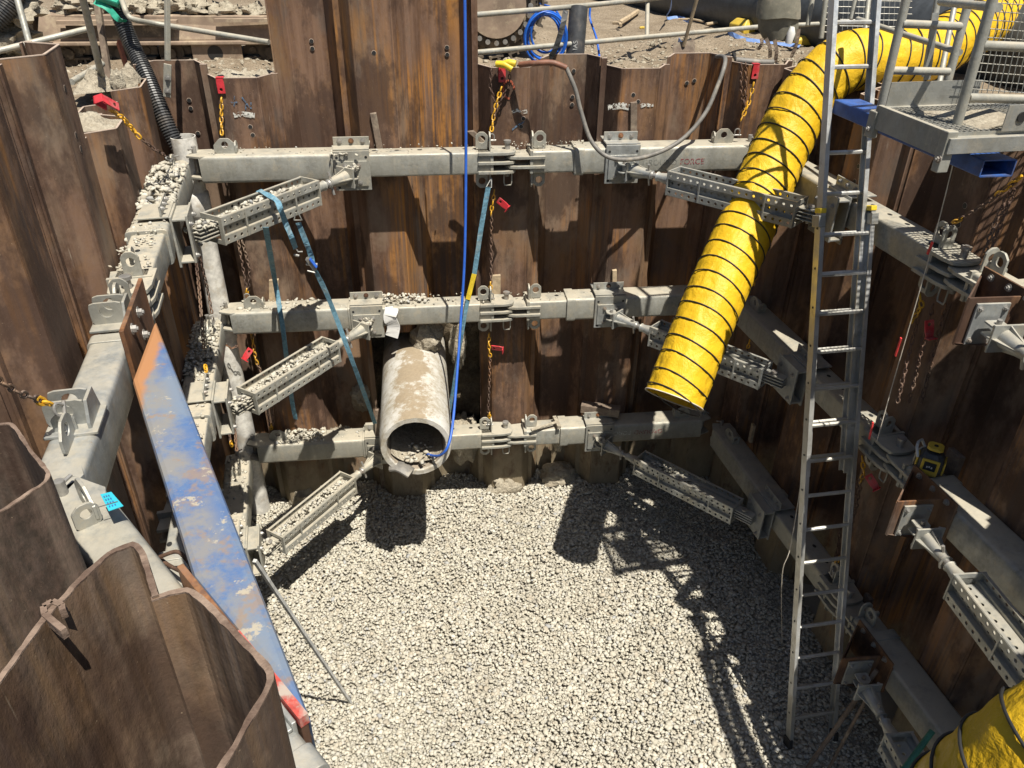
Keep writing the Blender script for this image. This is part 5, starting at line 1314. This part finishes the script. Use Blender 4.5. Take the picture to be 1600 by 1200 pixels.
tag(mk('timber_batten', B().bar(onY(185,65,1.1), onY(200,112,1.0), .03, .10), 'timber_red', bevel=.004), 'rusty flat plate leaning behind the corrugated hose', 'plate')
# scaffold frame right of the canvas bag
t = thing('scaffold_frame', 'galvanised scaffold gate with wire mesh behind the ladder', 'scaffold', onZ(1300,60,GZ))
for a, c in ((at(1283,60,7.4), at(1295,-40,7.2)), (at(1330,30,7.2), at(1345,-40,7.1)), (at(1352,50,7.0), at(1360,-30,7.0)), (at(1262,40,7.5), at(1275,-30,7.4))): tubeobj([a, c], .022, 'upright', t)
b = B()
for k in range(16): b.tube([at(1296+k*8,-30,7.4), at(1292+k*8,48,7.5)], .003, 4)
for k in range(8): b.tube([at(1285,-20+k*10,7.4), at(1425,-18+k*10,7.4)], .003, 4)
mk('mesh_infill', b, 'galvanised_clean', t)
# coil of blue hose, black pipe with lettering, strap
b = B()
for k in range(7):
    ph = rnd.uniform(0, 6); c0 = onZ(850+rnd.uniform(-3,3), 54+rnd.uniform(-3,4), 4.86); rx = .135+.011*k+rnd.uniform(-.005,.008); rz = .165+.011*k
    pts = [c0+V((rx*math.cos(a), -.02*k+.03*math.sin(a+ph), rz*math.sin(a))) for a in [2*PI*i/36 for i in range(36)]]
    b.tube(pts, .0105, 6, loop=True)
tag(mk('hose_coil', b, 'blue_hose', smooth=70), 'coil of blue hose hung on the guard rail', 'hose')
tag(mk('blue_hose', B().tube(dense([onZ(815,-5,5.0), onZ(845,6,4.98), onZ(866,14,4.95), onZ(880,35,4.85)], 5), .011, 6), 'blue_hose', smooth=60), 'blue hose end running up out of frame from the coil', 'hose')
tag(mk('blue_hose', B().tube(dense([onZ(922,12,5.05), onZ(922,30,4.95), onZ(932,60,4.8), onZ(936,84,4.68), onZ(937,103,4.60)], 5), .011, 6), 'blue_hose', smooth=60), 'thin blue hose hanging from the guard rail right of the black pipe', 'hose')
pa, pb = onY(897,105,.95), onY(904,12,1.15)
t = thing('black_pipe', 'short black plastic pipe with white lettering leaning on the guard rail', 'pipe', pa)
mk('pipe_wall', B().tube([pa-UZ*.1, pa, pb], .088, 22), 'black_plastic', t, smooth=50)
ax = (pb-pa).normalized(); hc = pb
mk('open_end', B().tube([pb, pb+ax*.004], .076, 22), 'black_rubber', t)
def glyphs(txt, p, ux, uy, un, sz, parent, mat='lettering', name='lettering'):
    tc = bpy.data.curves.new('txt', 'FONT'); tc.body = txt; tc.size = sz; to = bpy.data.objects.new('txt', tc); COL.objects.link(to); bpy.context.view_layer.update()
    me = bpy.data.meshes.new_from_object(to.evaluated_get(bpy.context.evaluated_depsgraph_get())); COL.objects.unlink(to); q = B()
    for v in me.vertices: q.v.append(p+ux*v.co.x+uy*v.co.y+un*(-.5*(v.co.y-.0)**2*0+.0))
    q.f = [tuple(x.vertices) for x in me.polygons]; return mk(name, q, mat, parent)
sx = UX; glyphs('SUI   IAS', pa+V((-.0,-.0895,.03))+UX*.0, ax, -UX, V((0,0,0)), .062, t, mat='lettering_grey2')
tag(mk('strap', strap(dense([onY(884,16,.7), onY(878,45,.62), onY(866,80,.6), onY(850,100,.62)], 4), .05), 'black_rubber'), 'black strap tying the blue hose coil to the guard rail', 'strap')
# big black pipe in the background and bits on the ground
bp0, bp1 = onZ(880,-60,GZ+.3), onZ(1330,48,GZ+.3)
tag(mk('big_pipe', B().lathe(onZ(700,-75,GZ+.28), (onZ(1500,60,GZ+.28)-onZ(700,-75,GZ+.28)), [(0,.42),((onZ(1500,60,GZ+.28)-onZ(700,-75,GZ+.28)).length+2.5,.42)], 40), 'dark_grey', smooth=50), 'large dark plastic pipe lying on the ground behind the pit', 'pipe')
def gbox(px, py, w_, d_, h_, mat, nm, lab, cat, rot=.3):
    p = onZ(px, py, GZ); M = Matrix.Translation(p) @ Matrix.Rotation(rot, 4, 'Z')
    tag(mk(nm, B(M).loft([[(-w_/2,-d_/2,0),(w_/2,-d_/2,0),(w_/2,d_/2,0),(-w_/2,d_/2,0)], [(-w_/2,-d_/2,h_*.6),(w_/2,-d_/2,h_*.6),(w_/2,d_/2,h_*.6),(-w_/2,d_/2,h_*.6)], [(-w_*.36,-d_*.36,h_),(w_*.36,-d_*.36,h_),(w_*.36,d_*.36,h_),(-w_*.36,d_*.36,h_)]]), mat, bevel=.01), lab, cat)
gbox(1172, 50, .45, .3, .16, 'yellow_paint', 'yellow_case', 'yellow plastic case on the ground behind the guard rail', 'case')
gbox(1265, 68, .45, .25, .10, 'yellow_paint', 'yellow_case', 'dusty yellow case on the ground behind the ladder', 'case', .1)
gbox(968, 100, .10, .10, .05, 'timber_dark', 'wood_offcut', 'small square wood offcut near the pit edge', 'offcut')
gbox(1003, 45, .07, .03, .03, 'yellow_paint', 'yellow_marker', 'tiny yellow lid lying on the soil by the guard rail upright', 'lid')
def stick(x0, y0, x1, y1, r, mat, nm, lab, cat, z0=.03, z1=.03):
    a, c = onZ(x0, y0, GZ+z0), onZ(x1, y1, GZ+z1); mid = a.lerp(c, .5)+V((.03,.02,.01)); tag(mk(nm, B().tube(dense([a, mid, c], 4), r, 7), mat, smooth=50), lab, cat)
stick(968,36, 996,18, .035, 'timber', 'log', 'short pale log on the soil in front of the big pipe', 'log')
stick(1103,38, 1140,35, .02, 'timber', 'branch', 'pale bent branch beside the big pipe', 'branch'); stick(1060,30, 1100,34, .014, 'timber', 'branch', 'thin twig left of the bent branch', 'branch')
stick(958,36, 970,40, .02, 'timber', 'stone_chip', 'small pale wood chip beside the log', 'chip')
t = thing('shovel', 'shovel stuck in the soil, its pale handle rising past the guard rail', 'shovel', onZ(1065,90,GZ))
mk('handle', B().tube([onY(1068,72,.95), onY(1097,-30,.8)], .018, 8), 'timber', t, smooth=50); mk('blade', B().prism([onY(1052,68,.97), onY(1085,62,.97), onY(1088,95,.9), onY(1078,108,.88), onY(1052,98,.9)], V((0,.012,0))), 'timber_dark', t)
for k, (pts, lab) in enumerate((([(1050,-6,.4),(1048,12,.2),(1042,28,.03),(1060,27,.02),(1078,34,.02)], 'crumpled blue and white tape in front of the big pipe'), ([(1060,62,.12),(1075,80,.12),(1090,90,.12),(1105,92,.1)], 'blue tape tangled round the shovel blade'), ([(1128,46,.03),(1160,60,.02),(1200,66,.02),(1250,72,.02)], 'long blue tape lying beyond the guard rail'))):
    tag(mk('barrier_tape', strap(dense([onZ(x, y, GZ+z) for x, y, z in pts], 4), .05, .002, side=V((.2,1,.5))), 'blue_tape'), lab, 'tape')
tag(mk('rubber_sheet', strap(dense([onZ(1120,95,GZ+.14), onZ(1145,88,GZ+.2), onZ(1150,100,GZ+.12), onZ(1160,112,GZ+.08)], 4), .12, .006, side=V((.3,1,.1))), 'black_rubber'), 'black rubber sheet draped where the grey hose crosses the pile tops', 'sheet')
# canvas tool bag hanging on the rail
t = thing('canvas_bag', 'mud stained canvas bag with dangling straps hung on the guard rail', 'bag', onY(1215,100,.85))
b = B()
def sl(y_, w_, d_, xo=0): c = onY(1216+xo, y_, .85); return [c+V((w_*math.cos(a), d_*math.sin(a), .01*math.sin(3*a))) for a in [2*PI*i/16 for i in range(16)]]
mk('bag_body', B().loft([sl(62,.16,.08,2), sl(45,.20,.10), sl(25,.20,.12), sl(20,.205,.13)]), 'canvas', t, smooth=60); mk('bag_flap', B().loft([sl(27,.215,.14), sl(10,.21,.14,1), sl(-10,.19,.13,3), sl(-40,.17,.12,5)]), 'canvas', t, smooth=60)
for x, y0, y1, x1 in ((1190,60,78,1184),(1197,60,90,1203),(1210,62,98,1211),(1248,45,90,1236)): mk('strap', strap(dense([onY(x,y0,.76), onY((x+x1)/2+3,(y0+y1)/2,.75), onY(x1,y1,.77)], 4), .035), 'timber_dark', t)
tag(mk('bottle', B().tube([onY(1232,68,.72), onY(1236,52,.72), onY(1238,42,.72)], [.03,.04,.02], 12), 'white_cloth', smooth=50), 'small pale bottle hanging at the right side of the canvas bag', 'bottle')
tag(mk('grey_hose_end', B().tube(dense([onY(1150,94,.45), onY(1180,97,.4), onY(1208,98,.4)], 4), .028, 10), 'grey_hose', smooth=50), 'pale hose end lying along the back right pile tops', 'hose')
t2 = B()
for k in range(420):
    p = onZ(rnd.uniform(1290,1470), rnd.uniform(-14,32), GZ+.02); a = rnd.uniform(0, PI); l = rnd.uniform(.06,.3); d = V((math.cos(a), math.sin(a), rnd.uniform(-.1,.35)))*l; t2.tube([p, p+d], rnd.uniform(.004,.010), 4)
tag(mk('brushwood', t2, 'twigs'), 'heap of brown twigs and dead leaves at the top right behind the platform', 'brushwood', kind='stuff')

# ------------------------------------------------------------ excavator undercarriage
t = thing('excavator', 'mud caked excavator track standing behind the back wall', 'excavator', V((-2.0,2.0,GZ)))
Yt = 1.75; zc = GZ+.50; xs0 = onY(775,8,Yt).x; xi = xs0-4.9; rs = .47
path = []
for k in range(13): a = -PI/2+PI*k/12; path.append(V((xs0+rs*math.cos(a), 0, zc+rs*math.sin(a))))
for k in range(13): a = PI/2+PI*k/12; path.append(V((xi+rs*.9*math.cos(a), 0, zc+rs*.96*math.sin(a))))
path.append(path[0]); acc = [0]
for i in range(len(path)-1): acc.append(acc[-1]+(path[i+1]-path[i]).length)
nsh = 62; 
def along(s):
    s %= acc[-1]; j = max(i for i in range(len(acc)-1) if acc[i] <= s); f = (s-acc[j])/(acc[j+1]-acc[j]); T = (path[j+1]-path[j]).normalized(); return path[j].lerp(path[j+1], f), T
for k in range(nsh):
    p, T = along(k/nsh*acc[-1]); p = p+V((0,Yt,0)); nn = V((0,1,0)).cross(T).normalized()
    if (p-V((xs0-2.4,Yt,zc))).dot(nn) < 0: nn = -nn
    M = Matrix(((T.x,0,nn.x,p.x),(T.y,1,nn.y,p.y),(T.z,0,nn.z,p.z),(0,0,0,1))); q = B(M)
    q.box(-.075,.075,-.02,.60,.0,.02).box(-.07,-.05,-.02,.60,.02,.055).box(.01,.03,-.02,.6,.02,.045)
    sh = mk('track_shoe', q, 'excavator_dark', t)
    q = B(M); q.prism([(-.095,.03,-.09),(-.04,.03,-.11),(.04,.03,-.11),(.095,.03,-.09),(.095,.03,-.02),(-.095,.03,-.02)], (0,.04,0)); q.tube([(-.0,.015,-.06),(0,.03,-.06)], .032, 10); mk('track_link', q, 'excavator_dark', sh)
# frame
Yf = Yt+.03
fb = B()
def fx(px): return onY(px, 60, Yf).x
x0_, x1_ = fx(62), xs0-.75
fb.loft([[V((x0_,Yf-.08,GZ+.20)), V((x1_,Yf-.08,GZ+.20)), V((x1_,Yf-.08,GZ+.40)), V((x0_+.06,Yf-.02,GZ+.43))], [V((x0_,Yf+.5,GZ+.20)), V((x1_,Yf+.5,GZ+.20)), V((x1_,Yf+.5,GZ+.40)), V((x0_,Yf+.5,GZ+.43))]])
fb.box(x0_-.05, x1_, Yf-.14, Yf+.5, GZ+.165, GZ+.20)
tfm = mk('track_frame', fb, 'excavator_steel', t, bevel=.008)
mk('frame_ledge', B().box(x0_+.25, x0_+1.35, Yf-.16, Yf-.08, GZ+.36, GZ+.39), 'excavator_steel', tfm); mk('frame_ledge', B().box(x0_+1.7, x0_+2.3, Yf-.15, Yf-.08, GZ+.37, GZ+.40), 'excavator_steel', tfm)
mk('frame_recess', B().box(x0_+.3, x0_+1.3, Yf-.085, Yf-.079, GZ+.23, GZ+.34), 'excavator_dark', tfm)
for k in range(8):
    x = x0_+.25+k*.48; mk('roller', B().tube([V((x,Yf-.02,GZ+.08)), V((x,Yf+.4,GZ+.08))], .12, 20).tube([V((x,Yf-.06,GZ+.08)), V((x,Yf-.02,GZ+.08))], .05, 12), 'excavator_dark', t, smooth=40)
mk('track_guard', B().box(fx(300), fx(378), Yf-.10, Yf-.075, GZ+.0, GZ+.165), 'excavator_steel', t, bevel=.006)
mk('guard_hole', B().tube([V((fx(336),Yf-.102,GZ+.085)), V((fx(336),Yf-.09,GZ+.085))], .075, 16), 'black_rubber', t)
sp_ = mk('sprocket', B().tube([V((xs0,Yt-.02,zc)), V((xs0,Yt+.10,zc))], .40, 40), 'excavator_dark', t, smooth=40)
for k in range(24):
    a = 2*PI*k/24; c = V((xs0+.345*math.cos(a), Yt-.03, zc+.345*math.sin(a))); mk('bolt', B().tube([c, c-V((0,.03,0))], .026, 8), 'worn_steel', sp_)
mk('hub_cover', B().tube([V((xs0,Yt-.02,zc)), V((xs0,Yt-.06,zc))], .30, 40), 'excavator_steel', sp_, smooth=40)
mk('idler', B().tube([V((xi,Yt-.0,zc)), V((xi,Yt+.3,zc))], .44, 40).tube([V((xi,Yt-.05,zc)), V((xi,Yt,zc))], .14, 20), 'excavator_dark', t, smooth=40)

# ------------------------------------------------------------ stones spilled on the beams and in the struts
P, S = [], []
def spill(A, n_, h, s0=.012, s1=.03, heap=.0):
    o, ux, uy, L, Wd = A
    for _ in range(n_):
        u, v_ = rnd.random(), rnd.random(); e = (1-(2*u-1)**2)*(1-(2*v_-1)**2)
        p = o+ux*(u*L)+uy*(v_*Wd)+UZ*(h+rnd.random()*heap*e+.008); P.append(tuple(p)); S.append(rnd.uniform(s0, s1))
def seg(A, Hh, z, out, s0, s1, w0=.02, w1=.25):
    A = V((*A, 0)); Hh = V((*Hh, 0)); d = (Hh-A).normalized(); return (A+d*s0+V(out).normalized()*w0+UZ*z, d, V(out).normalized(), s1-s0, w1-w0)
Lc = (LX+LS*-.12, -.12)
spill(seg(Lc, HL, H3, ln, .15, 1.15), 420, .012, .014, .038, .14); spill(seg(Lc, HL, H3, ln, .0, 2.3), 160, .012, .006, .016)
spill(seg(Lc, HL, H2, ln, .1, 1.0), 300, .012, .012, .032, .10); spill(seg(Lc, HL, H2, ln, .0, 2.2), 140, .012, .006, .02); spill(seg(Lc, HL, H1, ln, .0, 1.2), 90, .012, .008, .024)
spill(seg((-1.93,0), HB, H3, UY, .1, 2.5), 90, .01, .004, .012); spill(seg((-1.93,0), HB, H3, UY, 1.15, 1.5, -.1), 40, .012, .010, .026)
spill(seg((-1.93,0), HB, H2, UY, .1, .9), 46, .012, .012, .034); spill(seg((-1.93,0), HB, H2, UY, 1.2, 1.9, .08), 120, .012, .010, .03, .06); spill(seg((-1.93,0), HB, H2, UY, .1, 2.5), 110, .005, .006, .016)
spill(seg((-1.93,0), HB, H1, UY, .25, .75), 110, .012, .010, .03, .07); spill(seg((-1.93,0), HB, H1, UY, .1, 1.6), 60, .01, .006, .018)
spill(seg((3.02,0), HB, H3, UY, 1.15, 2.2), 90, .01, .004, .012, .02); spill(seg((3.02,0), HB, H2, UY, 1.3, 2.2), 40, .005, .004, .012)
def strutfill(Pq, Qq, z, x0, x1, n_, nP, nQ):
    a0 = V((*Pq, z))+V(nP)*.085; a1 = V((*Qq, z))+V(nQ)*.17; d = (a1-a0).normalized(); y = UZ.cross(d)
    spill((a0+d*x0-y*.07, d, y, x1-x0, .14), n_, .03, .012, .026, .07)
QL = (LX+LS*-1.42, -1.42); QR = (RX+RS*-1.42, -1.42)
for hh, n_ in ((H3, 420), (H2, 420), (H1, 450)): strutfill((-.60,0), QL, hh+ZS, .55, 1.50, n_, (0,-1,0), -ln); strutfill((-.60,0), QL, hh+ZS+.0, 1.55, 1.72, 26, (0,-1,0), -ln)
strutfill((1.80,0), QR, H1+ZS, .6, 1.1, 110, (0,-1,0), -rn)
for hh in (H3, H2): spill((V((-.66,-.16,hh-.10)), UX, UY, .12, .12), 26, 0, .008, .022, .05)
tag(stones('spilled_stones', P, S, flat=.6), 'crushed stone spilled on the walers and heaped in the left struts', 'stones', kind='stuff')
P, S = [], []
for _ in range(5200):
    x = rnd.uniform(-5, 6); y = .75+abs(rnd.gauss(0, 1.3)); 
    if y > 3.5 or inside(x, y): continue
    P.append((x, y, GZ+.07*fbm(x*.7, y*.7, 3)+.035*fbm(x*3.1, y*3.1, 1, 5)+.004)); S.append(.006+.03*rnd.random()**3)
tag(stones('soil_crumbs', P, S, mat='clay', flat=.6), 'crumbs of soil and small stones scattered over the ground behind the pit', 'soil', kind='stuff')
# spray paint and scraped marks on the piles
def blot(pts, Y, mat, nm, lab, th=.0015, wd=.03):
    b = B(); b.tube([onY(x, y, Y) for x, y in pts], [wd*rnd.uniform(.5, 1) for _ in pts], 8, flat=.04, up=UY); tag(mk(nm, b, mat, smooth=60), lab, 'paint mark')
yi = .27-.0165
blot([(950,168),(960,166),(972,165),(984,168)], yi, 'spray_white', 'paint_mark', 'white paint band on the pile behind the steel wedge', wd=.03)
blot([(1001,166),(1008,163),(1016,165),(1021,164)], yi, 'spray_white', 'paint_mark', 'smaller white paint smear right of the steel wedge', wd=.022)
blot([(800,176),(808,172),(816,175),(824,174)], yi, 'spray_white', 'paint_mark', 'white paint smear by the hole above the top hinge', wd=.026)
blot([(365,180),(380,178),(398,181)], yi, 'spray_white', 'paint_mark', 'white chalky patch on the back left pile beside the red hook chain', wd=.03)
c = onY(795,140,yi); b = B().tube([c+V((.05*math.cos(a)*(1-.1*math.sin(2*a)), 0, .075*math.sin(a))) for a in [2*PI*i/20 for i in range(17)]], .010, 6, flat=.1, up=UY)
tag(mk('paint_mark', b, 'spray_red', smooth=60), 'orange spray painted loop beside the doubled chain', 'paint mark')
b = B()
for x0, y0, x1, y1 in ((366,150,366,166),(360,160,372,160),(384,160,384,172),(378,152,390,168),(392,160,392,170)): b.tube([onY(x0,y0,yi), onY(x1,y1,yi)], .007, 6, flat=.1, up=UY)
tag(mk('paint_mark', b, 'spray_blue'), 'faint blue crayon marks on the pile by the red hook', 'paint mark')
def blotL(pts, o, lab, wd=.03):
    b = B(); b.tube([onL(x, y, o) for x, y in pts], [wd*rnd.uniform(.5, 1) for _ in pts], 8, flat=.05, up=ln); tag(mk('paint_mark', b, 'spray_white', smooth=60), lab, 'paint mark')
blot([(800,203),(810,195),(820,190)], yi, 'spray_blue', 'paint_mark', 'short blue crayon streak above the top right lifting eye', wd=.008)
